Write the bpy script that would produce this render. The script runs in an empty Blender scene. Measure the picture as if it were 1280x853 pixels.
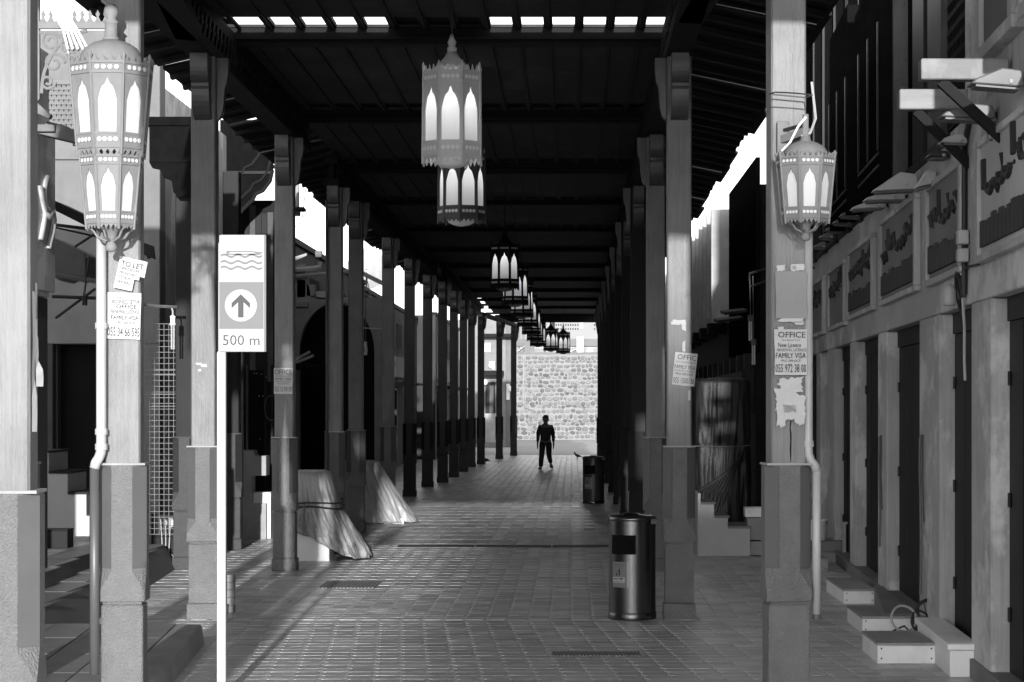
import bpy, bmesh, math, random
from mathutils import Vector, Matrix, noise
R = math.radians
random.seed(7)
C = bpy.context.scene.collection
S = bpy.context.scene

# ------------------------------------------------------------------ camera, world, sun
F, CX, CY, EYE = 1250.0, 715.0, 509.0, 2.0
K = 2.3          # distances D below are in units of K metres; K sets the focal length
OFF = {}         # metres of an object's y that are real size, not distance
def off(o, d): OFF[o.name] = d; return o
NEAR_TURN = .075  # the front bay is turned a little
cd = bpy.data.cameras.new('camera'); cam = bpy.data.objects.new('camera', cd); C.objects.link(cam)
cam.location = (0, 0, EYE); cam.rotation_euler = (R(90), 0, 0)
cd.sensor_width = 36; cd.lens = 36*F*K/1280
cd.shift_x = (640-CX)/1280; cd.shift_y = (CY-426.5)/1280
cd.clip_start = .1; cd.clip_end = 2000
S.camera = cam
SUN = Vector((.065, -K, .315)).normalized()          # towards the sun
elev = math.asin(SUN.z); azim = math.atan2(SUN.x, SUN.y)
w = bpy.data.worlds.new('World'); S.world = w; w.use_nodes = True
nt = w.node_tree; nt.nodes.clear()
sky = nt.nodes.new('ShaderNodeTexSky'); sky.sky_type = 'NISHITA'; sky.sun_disc = False
sky.sun_elevation = elev; sky.sun_rotation = azim; sky.dust_density = .6; sky.air_density = 1.5
bw = nt.nodes.new('ShaderNodeRGBToBW'); bg = nt.nodes.new('ShaderNodeBackground'); wo = nt.nodes.new('ShaderNodeOutputWorld')
bg.inputs['Strength'].default_value = .15
nt.links.new(sky.outputs[0], bw.inputs[0]); nt.links.new(bw.outputs[0], bg.inputs[0]); nt.links.new(bg.outputs[0], wo.inputs[0])
sl = bpy.data.lights.new('sun', 'SUN'); sl.energy = 2.0; sl.angle = R(.6); sl.color = (1, 1, 1)
so = bpy.data.objects.new('sun', sl); C.objects.link(so); so.location = (5, -20, 12)
so.rotation_euler = SUN.to_track_quat('Z', 'Y').to_euler()
S.view_settings.view_transform = 'Standard'; S.view_settings.look = 'None'
S.view_settings.exposure = 1.7; S.view_settings.gamma = 1
try: S.cycles.max_bounces = 8; S.cycles.use_denoising = True
except Exception: pass

def PX(x, D): return (x-CX)*D/F
def PZ(y, D): return EYE+(CY-y)*D/F

# ------------------------------------------------------------------ materials
def mat(name, v, rough=.7, metal=0., var=.18, scale=6., stretch=(1, 1, 1), bump=.0, bscale=40., streak=0., stain=0., stainv=None,
        spec=.5, trans=0., rnd=0., island=False, bstretch=None, wave=None, rvar=0., bdist=.02):
    m = bpy.data.materials.new(name); m.use_nodes = True
    t = m.node_tree; N = t.nodes; L = t.links
    b = N['Principled BSDF']
    tc = N.new('ShaderNodeTexCoord'); oi = N.new('ShaderNodeObjectInfo')
    off = N.new('ShaderNodeVectorMath'); off.operation = 'MULTIPLY_ADD'
    L.new(oi.outputs['Random'], off.inputs[0]); off.inputs[1].default_value = (17, 23, 31); L.new(tc.outputs['Object'], off.inputs[2])
    def nz(sc, st, det=4, ro=.55):
        mp = N.new('ShaderNodeMapping'); mp.inputs['Scale'].default_value = st; L.new(off.outputs[0], mp.inputs[0])
        n = N.new('ShaderNodeTexNoise'); n.inputs['Scale'].default_value = sc; n.inputs['Detail'].default_value = det
        n.inputs['Roughness'].default_value = ro; L.new(mp.outputs[0], n.inputs[0]); return n.outputs[0]
    def math_(op, a, c, clamp=False):
        n = N.new('ShaderNodeMath'); n.operation = op; n.use_clamp = clamp
        for i, q in enumerate((a, c)):
            if isinstance(q, (int, float)): n.inputs[i].default_value = q
            else: L.new(q, n.inputs[i])
        return n.outputs[0]
    f = math_('MULTIPLY_ADD', nz(scale, stretch), 2*var*v*1.6); f.node.inputs[2].default_value = v*(1-var*1.6)
    if streak:
        s = nz(scale*2.2, (9, 9, .35), 5, .6)
        f = math_('MULTIPLY', f, math_('MULTIPLY_ADD', s, 2*streak)); f.node.inputs[1].links[0].from_node.inputs[2].default_value = 1-streak
    if stain:
        s = nz(1.7, (1, 1, .6), 6, .65)
        mr = N.new('ShaderNodeMapRange'); mr.inputs[1].default_value = .52; mr.inputs[2].default_value = .6
        L.new(s, mr.inputs[0])
        mx = N.new('ShaderNodeMix'); mx.data_type = 'FLOAT'
        L.new(math_('MULTIPLY', mr.outputs[0], stain), mx.inputs[0]); L.new(f, mx.inputs[2])
        mx.inputs[3].default_value = stainv if stainv is not None else v*1.7
        f = mx.outputs[0]
    if rnd:
        src = oi.outputs['Random']
        if island:
            g = N.new('ShaderNodeNewGeometry'); src = g.outputs['Random Per Island']
        q = math_('MULTIPLY_ADD', src, 2*rnd); q.node.inputs[2].default_value = 1-rnd
        f = math_('MULTIPLY', f, q)
    cb = N.new('ShaderNodeCombineColor')
    for i in range(3): L.new(f, cb.inputs[i])
    L.new(cb.outputs[0], b.inputs['Base Color'])
    b.inputs['Roughness'].default_value = rough; b.inputs['Metallic'].default_value = metal
    b.inputs['Specular IOR Level'].default_value = spec
    if rvar:
        q = math_('MULTIPLY_ADD', nz(scale*1.7, stretch), 2*rvar, True); q.node.inputs[2].default_value = rough-rvar
        L.new(q, b.inputs['Roughness'])
    if bump:
        bn = N.new('ShaderNodeBump'); bn.inputs['Strength'].default_value = bump; bn.inputs['Distance'].default_value = bdist
        h = nz(bscale, bstretch or stretch, 6, .6)
        if wave:
            wv = N.new('ShaderNodeTexWave'); wv.inputs['Scale'].default_value = wave; wv.bands_direction = 'X'
            L.new(tc.outputs['Object'], wv.inputs[0]); h = math_('ADD', h, wv.outputs[1])
        L.new(h, bn.inputs['Height']); L.new(bn.outputs[0], b.inputs['Normal'])
    if trans: b.inputs['Transmission Weight'].default_value = trans
    return m

def plain(name, v, rough=.6, metal=0., spec=.5):
    m = bpy.data.materials.new(name); m.use_nodes = True
    b = m.node_tree.nodes['Principled BSDF']; b.inputs['Base Color'].default_value = (v, v, v, 1)
    b.inputs['Roughness'].default_value = rough; b.inputs['Metallic'].default_value = metal; b.inputs['Specular IOR Level'].default_value = spec
    return m

def pane_mat():
    m = bpy.data.materials.new('frosted_pane'); m.use_nodes = True
    t = m.node_tree; t.nodes.remove(t.nodes['Principled BSDF'])
    d = t.nodes.new('ShaderNodeBsdfDiffuse'); tr = t.nodes.new('ShaderNodeBsdfTranslucent'); mx = t.nodes.new('ShaderNodeMixShader')
    d.inputs[0].default_value = (.85, .85, .85, 1); tr.inputs[0].default_value = (.9, .9, .9, 1); mx.inputs[0].default_value = .35
    t.links.new(d.outputs[0], mx.inputs[1]); t.links.new(tr.outputs[0], mx.inputs[2])
    t.links.new(mx.outputs[0], t.nodes['Material Output'].inputs[0]); return m

def glow(name, s):
    m = bpy.data.materials.new(name); m.use_nodes = True
    b = m.node_tree.nodes['Principled BSDF']; b.inputs['Base Color'].default_value = (.9, .9, .9, 1)
    b.inputs['Emission Color'].default_value = (1, 1, 1, 1); b.inputs['Emission Strength'].default_value = s
    return m

W_PIL = mat('pillar_wood', .155, .45, var=.28, scale=3, streak=.42, bump=.3, bscale=30, bstretch=(6, 6, .5), stain=.3, stainv=.21)
W_PILD = mat('dark_and_shaded_wood', .015, .6, spec=.2, var=.22, scale=3, streak=.28, bump=.12, bscale=30, bstretch=(6, 6, .5))  # dark timber; also the shaded pillar shafts, with shade put into the colour
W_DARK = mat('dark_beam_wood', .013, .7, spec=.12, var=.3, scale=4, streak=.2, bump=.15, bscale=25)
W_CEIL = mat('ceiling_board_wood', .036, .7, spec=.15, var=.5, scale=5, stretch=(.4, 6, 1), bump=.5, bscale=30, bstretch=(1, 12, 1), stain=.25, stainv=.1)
W_OLD = mat('old_plank_wood', .06, .7, var=.35, scale=3, streak=.3, bump=.3, bscale=20, stain=.5, stainv=.11)
W_PALE = mat('pale_sawn_wood', .24, .7, var=.25, scale=4, stretch=(.4, 3, 3), bump=.2, bscale=30, stain=.6, stainv=.13)
W_FIN = mat('weathered_fin_wood', .4, .7, var=.25, scale=3, streak=.25, bump=.1)
STUC = mat('stippled_stucco', .25, .85, var=.12, scale=9, bump=1., bscale=85, stain=.3, stainv=.16, bdist=.045)
PANEL = mat('painted_chamfer', .1, .5, var=.1, scale=6, bump=.05)
PLAST = mat('plaster', .16, .85, var=.14, scale=3, bump=.12, bscale=18, stain=.35, stainv=.12, streak=.12)
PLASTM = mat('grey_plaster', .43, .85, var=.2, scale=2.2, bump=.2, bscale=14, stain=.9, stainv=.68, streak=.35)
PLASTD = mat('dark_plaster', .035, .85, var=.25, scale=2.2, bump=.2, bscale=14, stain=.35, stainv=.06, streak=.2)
CONC = mat('concrete', .32, .85, var=.18, scale=4, bump=.2, bscale=25, stain=.4, stainv=.22)
CONCD = mat('grey_concrete', .2, .85, var=.2, scale=4, bump=.2, bscale=25, stain=.4, stainv=.22)
VOID = mat('shade_dark_fill', .006, .8, spec=.1, var=.3, scale=5, streak=.3, bump=.1)  # near-black fill: the shade inside doors and openings is in the colour
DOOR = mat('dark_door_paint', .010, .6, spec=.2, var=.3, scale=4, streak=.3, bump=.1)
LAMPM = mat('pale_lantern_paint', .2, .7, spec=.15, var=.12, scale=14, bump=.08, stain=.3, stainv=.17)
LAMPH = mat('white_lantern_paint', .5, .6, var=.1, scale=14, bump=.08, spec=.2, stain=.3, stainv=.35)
LAMPD = mat('shaded_lantern_paint', .05, .5, var=.12, scale=14, bump=.08)  # darker copy of the lantern paint, shade put into the colour
PANE = pane_mat()
BULB = glow('lit_bulb', 6)
PAPER = mat('poster_paper', .5, .8, var=.05, scale=6, bump=.15, bscale=10)
PAPERG = mat('faded_paper', .26, .8, var=.05, scale=6, bump=.1, bscale=10)
INK = plain('poster_ink', .02, .7)
INKG = plain('faded_ink', .1, .7)
SIGNW = plain('white_sign_film', .42, .9, spec=.1)
SIGNG = plain('light_grey_sign_film', .19, .9, spec=.1)
SIGND = plain('grey_sign_print', .09, .9, spec=.1)
WHITE = mat('white_paint', .86, .55, var=.06, scale=5, bump=.05, stain=.25, stainv=.5)
PIPE = mat('pale_pipe_plastic', .4, .4, var=.08, scale=5, stain=.3, stainv=.4)
PIPED = mat('dark_pipe', .08, .4, var=.1)
STEEL = mat('brushed_steel', .12, .27, metal=.95, var=.12, scale=8, stretch=(1, 1, 30), bump=.03, bscale=60, bstretch=(1, 1, 30))
STEELD = mat('dark_steel', .05, .4, metal=.5, var=.1)
IRON = mat('dark_iron', .03, .5, metal=.3, var=.2)
TARP = mat('grey_tarpaulin', .3, .42, var=.2, scale=5, bump=.5, bscale=22, bdist=.012, stain=.3, stainv=.28)
TARPD = mat('dark_tarpaulin', .014, .42, var=.3, scale=5, bump=.6, bscale=26, bdist=.012, spec=.2)
ROPE = plain('dark_rope', .03)
PAVO = mat('paver_single', .42, .36, var=.5, scale=9, stretch=(.4, 7, 1), bump=.25, bscale=45, bstretch=(.5, 3, 1), rnd=.16, rvar=.12)  # tone streaks across x paint in the glossy highlights, here and on the bed
PAVI = mat('paver_bed', .42, .34, var=.5, scale=9, stretch=(.4, 7, 1), bump=.25, bscale=45, bstretch=(.5, 3, 1), rnd=.3, island=True, rvar=.12)
GROUT = mat('pale_joint_sand', .6, .9, var=.3, scale=12)
GROUND = mat('pale_ground', .45, .85, var=.15, scale=.6, bump=.1, bscale=10)
KERB = mat('kerb_concrete', .3, .75, var=.18, scale=4, bump=.2, bscale=30, stain=.4, stainv=.2)
STONE = mat('rubble_stone', .15, .85, var=.35, scale=4, bump=.6, bscale=9, rnd=.4)
MORT = mat('pale_mortar', .225, .9, var=.1, scale=5, bump=.2)
SKIN = plain('skin', .12); HAIR = plain('black_hair', .015); SHIRT = mat('dark_shirt_cloth', .02, .85, var=.15)
JEANS = mat('dark_denim', .015, .85, var=.2); SHOE = plain('black_shoe', .015, .4)
FEATH = mat('grey_feathers', .06, .7, var=.3)
CLOTHW = mat('white_box_board', .8, .6, var=.04)

# ------------------------------------------------------------------ mesh helpers
class MB:
    def __init__(s): s.v = []; s.f = []
    def box(s, x0, x1, y0, y1, z0, z1, M=None):
        n = len(s.v)
        p = [Vector((x, y, z)) for z in (z0, z1) for y in (y0, y1) for x in (x0, x1)]
        s.v += [M @ q for q in p] if M else p
        s.f += [tuple(n+i for i in q) for q in ((0, 2, 3, 1), (4, 5, 7, 6), (0, 1, 5, 4), (2, 6, 7, 3), (0, 4, 6, 2), (1, 3, 7, 5))]
        return s
    def bar(s, a, b, w, h=None, up=(0, 0, 1)):
        a, b = Vector(a), Vector(b); d = (b-a); l = d.length; d.normalize()
        x = d.cross(Vector(up))
        if x.length < 1e-4: x = d.cross(Vector((1, 0, 0)))
        x.normalize(); z = x.cross(d); h = h or w
        M = Matrix((x, d, z)).transposed().to_4x4(); M.translation = a
        return s.box(-w/2, w/2, 0, l, -h/2, h/2, M)
    def prism(s, poly, a, b, axis='y'):
        # poly 2-D outline (ccw seen from -axis side), extruded a..b on the axis
        n = len(s.v); k = len(poly)
        def mk(p, q, t): return Vector({'y': (p, t, q), 'x': (t, p, q), 'z': (p, q, t)}[axis])
        s.v += [mk(p, q, a) for p, q in poly]+[mk(p, q, b) for p, q in poly]
        s.f.append(tuple(n+i for i in range(k))); s.f.append(tuple(n+k+i for i in reversed(range(k))))
        for i in range(k):
            j = (i+1) % k; s.f.append((n+i, n+k+i, n+k+j, n+j))
        return s
    def tube(s, pts, r, n=8, caps=True):
        pts = [Vector(p) for p in pts]; base = len(s.v); m = len(pts)
        up = None
        for i, p in enumerate(pts):
            d = (pts[min(i+1, m-1)]-pts[max(i-1, 0)]).normalized()
            if up is None:
                up = Vector((0, 0, 1)) if abs(d.z) < .9 else Vector((1, 0, 0))
            x = d.cross(up).normalized(); up = x.cross(d).normalized()
            rr = r[i] if isinstance(r, (list, tuple)) else r
            for k in range(n):
                a = 2*math.pi*k/n; s.v.append(p+x*(math.cos(a)*rr)+up*(math.sin(a)*rr))
        for i in range(m-1):
            for k in range(n):
                a = base+i*n+k; b = base+i*n+(k+1) % n; s.f.append((a, b, b+n, a+n))
        if caps:
            s.f.append(tuple(base+k for k in reversed(range(n)))); s.f.append(tuple(base+(m-1)*n+k for k in range(n)))
        return s
    def lathe(s, prof, n=16, c=(0, 0), close=True, a0=0):
        base = len(s.v)
        for r, z in prof:
            for k in range(n):
                a = a0+2*math.pi*k/n; s.v.append(Vector((c[0]+r*math.cos(a), c[1]+r*math.sin(a), z)))
        for i in range(len(prof)-1):
            for k in range(n):
                a = base+i*n+k; b = base+i*n+(k+1) % n; s.f.append((a, b, b+n, a+n))
        if close:
            s.f.append(tuple(base+k for k in reversed(range(n)))); s.f.append(tuple(base+(len(prof)-1)*n+k for k in range(n)))
        return s
    def quad(s, *p):
        n = len(s.v); s.v += [Vector(q) for q in p]; s.f.append(tuple(range(n, n+len(p)))); return s
    def mesh(s, name, m, smooth=False, fix=True):
        me = bpy.data.meshes.new(name); me.from_pydata([tuple(v) for v in s.v], [], s.f)
        if fix:
            b = bmesh.new(); b.from_mesh(me); bmesh.ops.recalc_face_normals(b, faces=b.faces); b.to_mesh(me); b.free()
        if smooth: me.polygons.foreach_set('use_smooth', [True]*len(me.polygons))
        me.materials.append(m); me.update(); return me
    def build(s, name, m, parent=None, loc=None, bevel=0, smooth=False, fix=True):
        return put(name, s.mesh(name, m, smooth, fix), parent, loc, bevel, auto=smooth)

def put(name, me, parent=None, loc=None, bevel=0, rz=0, auto=False):
    o = bpy.data.objects.new(name, me); C.objects.link(o)
    if parent: o.parent = parent
    if loc: o.location = loc
    if rz: o.rotation_euler.z = rz
    if bevel:
        b = o.modifiers.new('bevel', 'BEVEL'); b.width = bevel; b.segments = 1; b.limit_method = 'ANGLE'; b.angle_limit = R(40)
    return o
def tag(o, label=None, cat=None, group=None, kind=None):
    for k, v in (('label', label), ('category', cat), ('group', group), ('kind', kind)):
        if v: o[k] = v
    return o
def thing(name, label, cat, loc=(0, 0, 0), rz=0, group=None):
    o = bpy.data.objects.new(name, None); C.objects.link(o); o.location = loc; o.rotation_euler.z = rz
    o.empty_display_size = .2
    return tag(o, label, cat, group)
def box_part(name, m, parent, *b, bevel=.004): return MB().box(*b).build(name, m, parent, bevel=bevel)

def copy_tree(o, parent=None):
    c = o.copy(); C.objects.link(c)
    if parent: c.parent = parent
    for ch in list(o.children): copy_tree(ch, c)
    return c

_tx = {}
def text_mesh(s, m):
    if (s, m.name) in _tx: return _tx[(s, m.name)]
    cu = bpy.data.curves.new('lettering', 'FONT'); cu.body = s; cu.align_x = 'CENTER'; cu.resolution_u = 2
    ob = bpy.data.objects.new('lettering_source', cu); C.objects.link(ob)
    bpy.context.view_layer.update()
    me = bpy.data.meshes.new_from_object(ob.evaluated_get(bpy.context.evaluated_depsgraph_get()))
    bpy.data.objects.remove(ob); bpy.data.curves.remove(cu)
    xs = [v.co.x for v in me.vertices]; ys = [v.co.y for v in me.vertices]
    x0, x1, y0, y1 = min(xs), max(xs), min(ys), max(ys)
    for v in me.vertices:   # normalise to a 1 x 1 box, upright, facing -y
        v.co = ((v.co.x-(x0+x1)/2)/(x1-x0), 0, (v.co.y-y0)/(y1-y0))
    me.materials.clear(); me.materials.append(m); me.name = 'lettering'
    _tx[(s, m.name)] = me; return me
def lettering(s, parent, cx, y, z, w, h, m=None):
    o = put('lettering', text_mesh(s, m or INK), parent, (cx, y, z)); o.scale = (w, 1, h); return o

# ------------------------------------------------------------------ ground and paving
g = MB().box(-150, 150, -60, 400, -.4, -.016).build('ground', GROUND); tag(g, 'pale ground running out beyond the arcade', kind='structure')
pv = MB().box(-6.2, 3.6, 2.5, 41.8, -.012, -.0028).build('paving', GROUT); tag(pv, 'brick paved floor of the arcade', kind='structure')

def paver_verts(cx, cy, w, d, tilt=0, tilt2=0, dz=0):
    c = min(w, d)*.22; hw, hd = w/2, d/2
    o = [(-hw+c, -hd), (hw-c, -hd), (hw, -hd+c), (hw, hd-c), (hw-c, hd), (-hw+c, hd), (-hw, hd-c), (-hw, -hd+c)]
    top = [(cx+x*.985, cy+y*.994, dz+tilt*y+tilt2*x) for x, y in o]; bot = [(cx+x, cy+y, -.005) for x, y in o]
    return top, bot
def add_paver(V, Fc, cx, cy, w, d, *a):
    n = len(V); t, b = paver_verts(cx, cy, w, d, *a); V += t; V += b
    Fc.append(tuple(range(n, n+8)))
    for i in range(8): Fc.append((n+i, n+8+i, n+8+(i+1) % 8, n+(i+1) % 8))
PW, PD = .2, .1
rp = random.Random(3)
def blocked(x, y):
    return x < -2.62-.172*(y-5.5) and y < 8.7
near = []; V = []; Fc = []
y = 5.6
while y < 9.39:
    for i in range(-26, 26):
        x = i*PW+.09-.172*(y-9.4)
        if -5.9 < x < 3.4 and not blocked(x, y): near.append((y, x))
    y += PD
near.sort()
vis = [q for q in near if q[0] > 7.2 and abs(q[1]+.45) < q[0]*.36]
single = set(vis[:300])
pm = bpy.data.meshes.new('paver'); v_, f_ = [], []; add_paver(v_, f_, 0, 0, PW-.007, PD-.003); pm.from_pydata(v_, [], f_); pm.materials.append(PAVO)
for (y, x) in near:  # noqa
    if (y, x) in single:
        o = put('paver', pm, pv, (x, y, rp.uniform(-.0004, .0004))); o.rotation_euler = (rp.uniform(-.004, .004), rp.uniform(-.006, .006), 0)
    else: add_paver(V, Fc, x, y, PW-.007, PD-.003, rp.uniform(-.004, .004), rp.uniform(-.006, .006), rp.uniform(-.0004, .0004))
y = 9.4
while y < 41.6:
    pd = .1 if y < 11 else .2 if y < 14.5 else .5
    y += pd/2
    for i in range(-32, 18):
        x = i*PW+.09
        if -6.1 < x < 3.55: add_paver(V, Fc, x, y, PW-.007, pd-(.003 if pd == .1 else .025 if pd == .2 else .06), rp.uniform(-.004, .004), rp.uniform(-.006, .006), rp.uniform(-.0004, .0004))
    y += pd/2
me = bpy.data.meshes.new('paver_bed'); me.from_pydata(V, [], Fc); me.materials.append(PAVI)
tag(put('paver_bed', me, pv), kind='stuff')

def grate(name, label, x0, x1, y0, y1, n):
    r = thing(name, label, 'drain cover', ((x0+x1)/2, (y0+y1)/2, 0))
    hx, hy = (x1-x0)/2, (y1-y0)/2
    box_part('tray', CONCD, r, -hx, hx, -hy, hy, .0015, .004, bevel=0)
    for i in range(n):
        x = -hx+(i+.5)*2*hx/n
        box_part('slat', CONCD, r, x-hx/n*.75, x+hx/n*.55, -hy+.012, hy-.012, .004, .012, bevel=0)
grate('drain_cover', 'pale slotted drain cover in the pavers near the tied tarpaulin', PX(402, 11.2), PX(472, 11.2), 11.0, 11.45, 16)
grate('drain_cover', 'worn slotted drain cover in the pavers in front of the near bin', PX(690, 8.1), PX(800, 8.1), 8.0, 8.15, 24)
r = thing('drain_channel', 'long dark drain channel crossing the pavers behind the near bin', 'drain', (0, 14.35, 0))
for x0, x1 in ((-2.5, -1.4), (-1.38, -.3), (-.28, .6)):
    box_part('channel_cover', IRON, r, x0, x1, -.11, .11, .0015, .007, bevel=0)

# raised pavement on the left, edge turned ten degrees like the near pavers
def raised(name, label, edge, back, z0, z1, m, xl=-7.5):
    (xa, ya), (xb, yb) = edge
    sl_ = .03 if z1 < .2 else .16; mb = MB()
    for dx, z in ((sl_, z0), (0, z1)): mb.v += [Vector(q) for q in ((xl, ya, z), (xa+dx, ya, z), (xb+dx, yb, z), (xl, back, z))]
    mb.f = [(3, 2, 1, 0), (4, 5, 6, 7), (0, 1, 5, 4), (1, 2, 6, 5), (2, 3, 7, 6), (3, 0, 4, 7)]
    o = mb.build(name, m, bevel=.012); return tag(o, label, kind='structure')
TILE = mat('pavement_tile', .2, .5, var=.25, scale=5, bump=.15, bscale=30)
TILEP = mat('pavement_tile_single', .2, .5, var=.25, scale=5, bump=.15, bscale=30, rnd=.2)
k1 = raised('pavement', 'raised tiled pavement on the left that carries the front pillar', ((-2.53, 5.0), (-3.13, 8.45)), 8.45, -.01, .165, KERB)
for i in range(9):          # long tiles laid on it
    for j in range(6):
        x0 = -2.80-.335*i; ya = 5.3+j*.52
        q = [(x0-.172*(ya-5.3)-.325, ya), (x0-.172*(ya-5.3), ya), (x0-.172*(ya+.51-5.3), ya+.51), (x0-.172*(ya+.51-5.3)-.325, ya+.51)]
        MB().prism(q, .164, .178+rp.uniform(-.001, .002), 'z').build('tile', TILEP, k1, bevel=.003)
k2 = raised('pavement', 'first low step of the left pavement below the white stair', ((-3.99, 5.0), (-5.05, 12.4)), 12.4, -.012, .30, PLAST)
k3 = raised('pavement', 'upper step of the left pavement at the foot of the white stair', ((-4.27, 5.0), (-5.42, 12.4)), 12.3, -.014, .45, PLAST)
for kk, dz, xe in ((k2, .30, -4.45), (k3, .45, -4.76)):
    for j in range(8):
        ya = 8.1+j*.52; x1 = xe-.02-.146*(ya-8.1)
        for i in range(2 if kk is k2 else 4):
            MB().box(x1-.3*(i+1)+.008, x1-.3*i, ya, ya+.51, dz-.001, dz+.012).build('tile', TILEP, kk)

# ------------------------------------------------------------------ arcade pillars
HB, CH = .15, .085
def chamfer_col(z0, z1, z2):
    """square block below z0, lamb's-tongue stops z0..z1, chamfered to z2"""
    sq = [(-HB, -HB), (HB, -HB), (HB, HB), (-HB, HB)]
    mb = MB()
    low = [(-HB+e*.004, -HB, .80) for e in (1,)]
    def ring(c, z):
        c = max(c, .003); h = HB
        return [(-h+c, -h, z), (h-c, -h, z), (h, -h+c, z), (h, h-c, z), (h-c, h, z), (-h+c, h, z), (-h, h-c, z), (-h, -h+c, z)]
    zs = [(.003, .735), (.003, z0), (CH, z1), (CH, z2)]
    for c, z in zs: mb.v += [Vector(p) for p in ring(c, z)]
    for i in range(3):
        for k in range(8):
            a = i*8+k; b = i*8+(k+1) % 8; mb.f.append((a, b, b+8, a+8))
    mb.f.append(tuple(range(7, -1, -1))); mb.f.append(tuple(24+k for k in range(8)))
    return mb
ME_BASE = chamfer_col(.80, .93, 1.62).mesh('base', STUC)
mb = MB().box(-.135, .135, -.135, .135, .152, .71); mb.box(-.128, .128, -.128, .128, .71, .735)
ME_BLOCK = mb.mesh('lower_block', STUC)
ME_FOOT = MB().box(-HB, HB, -HB, HB, 0, .15).mesh('foot', STUC)
ME_CAPB = MB().box(-HB+.001, HB-.001, -HB+.001, HB-.001, 1.621, 1.635).mesh('base_cap', KERB)
c = CH/2
t = MB(); s2 = math.sqrt(.5); ln = CH*math.sqrt(2)
M_ = Matrix.Translation((HB-CH/2, -HB+CH/2, 0)) @ Matrix.Rotation(R(45), 4, 'Z')
t.box(-ln/2+.004, ln/2-.004, -.006, .003, .95, 1.612, M_)
ME_PAN = t.mesh('painted_panel', PANEL)
STUCD = mat('shaded_stucco', .07, .85, var=.12, scale=9, bump=.95, bscale=75)  # darker copies for deep pillars, their shade put into the colour
PANELD = mat('shaded_chamfer_paint', .02, .5, var=.1)
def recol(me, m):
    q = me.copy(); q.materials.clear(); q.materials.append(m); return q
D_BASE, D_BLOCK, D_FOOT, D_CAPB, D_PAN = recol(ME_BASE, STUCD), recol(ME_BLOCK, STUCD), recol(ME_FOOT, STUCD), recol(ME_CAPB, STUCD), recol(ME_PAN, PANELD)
STUCR = mat('deep_shaded_stucco', .028, .9, var=.12, scale=9, bump=.9, bscale=75, spec=.2)  # darkest stucco copy, deep shade of the right row in the colour
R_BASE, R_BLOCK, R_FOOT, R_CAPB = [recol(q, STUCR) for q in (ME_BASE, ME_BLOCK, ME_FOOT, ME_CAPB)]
def shaft_mesh(m):
    o = MB(); h = .115; e = .012
    o.prism([(-h+e, -h), (h-e, -h), (h, -h+e), (h, h-e), (h-e, h), (-h+e, h), (-h, h-e), (-h, -h+e)], 1.635, 5.3, 'z')
    return o.mesh('shaft', m)
W_PILL = mat('shaded_pillar_wood', .075, .55, var=.22, scale=3, streak=.28, bump=.12, bscale=30, bstretch=(6, 6, .5), spec=.3)  # darker copy of the pillar wood with shade in the colour
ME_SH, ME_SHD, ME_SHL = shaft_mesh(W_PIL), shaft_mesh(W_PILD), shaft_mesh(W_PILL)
def bracket_mesh():
    def lobe(zt, zb, d0, d1, n=7):
        q = []
        for i in range(n+1):
            a = math.pi*.5*i/n; q.append((-(d0+(d1-d0)*math.cos(a)), zt-(zt-zb)*math.sin(a)))
        return q
    out = [(0, 5.298), (-.26, 5.298), (-.26, 5.2)]+lobe(5.2, 5.03, .17, .26)[1:]+[(-.185, 5.03), (-.185, 5.0)]+lobe(4.97, 4.72, .03, .17)+[(0, 4.70)]
    return out
bo = [(p-.115, q) for p, q in bracket_mesh()]
W_BRK = mat('bracket_wood', .06, .4, var=.25, scale=4, streak=.2, bump=.1, bscale=25)
ME_BR = MB().prism(bo, -.082, .082, 'x').mesh('bracket', W_BRK)
ME_BRS = MB().prism([(-p*.42+.07, q) for p, q in bo], -.05, .05, 'y').mesh('side_bracket', W_BRK)
def pillar(xc, D, label, group, lit=True, z0=0, side=1, w=1.):
    X = PX(xc, D)
    r = off(thing('arcade_pillar', label, 'pillar', (X, D+HB, 0), NEAR_TURN if D < 7 else 0, group), HB)
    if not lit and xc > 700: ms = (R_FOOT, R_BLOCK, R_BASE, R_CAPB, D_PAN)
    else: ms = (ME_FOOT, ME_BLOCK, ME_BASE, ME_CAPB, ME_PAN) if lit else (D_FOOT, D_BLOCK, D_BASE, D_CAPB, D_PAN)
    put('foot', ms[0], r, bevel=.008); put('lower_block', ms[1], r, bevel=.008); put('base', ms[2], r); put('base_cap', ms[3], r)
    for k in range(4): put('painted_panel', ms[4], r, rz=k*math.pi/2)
    put('shaft', ME_SH if lit else (ME_SHD if xc > 700 or group == GO else ME_SHL), r)  # deep and outer pillars take the shade-coloured shafts
    if group == GO: return r
    put('bracket', ME_BR, r, bevel=.008)
    sb = put('side_bracket', ME_BRS, r, bevel=.006)
    if side < 0: sb.rotation_euler.z = math.pi
    return r
GL, GR, GO = 'pillars along the left side of the arcade', 'pillars along the right side of the arcade', 'outer pillars of the left passage'
pillar(-1, 4.36, 'nearest pale timber pillar, cut by the left edge, with paper strips on its side', GL)
pillar(12, 6.55, 'pillar hidden behind the nearest left pillar, holding the lantern arm', GO)
pillar(150, 6.5, 'pale pillar with the to let poster and white drain pipe, behind the double lantern', GL)
pillar(253, 9.4, 'pillar just behind the ferry sign post, striped with sunlight', GL)
pillar(354.5, 12.2, 'pillar with the small office poster beside the tied grey tarpaulin', GL)
pillar(417.5, 15.0, 'grey pillar with its own thin pipe, first of the close pair behind the tied tarpaulin', GL)
pillar(444, 16.1, 'grey pillar right behind the first of the close pair, in front of the second tarpaulin', GL)
pillar(484.5, 19.5, 'dim pillar rising behind the plain draped tarpaulin', GL)
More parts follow.
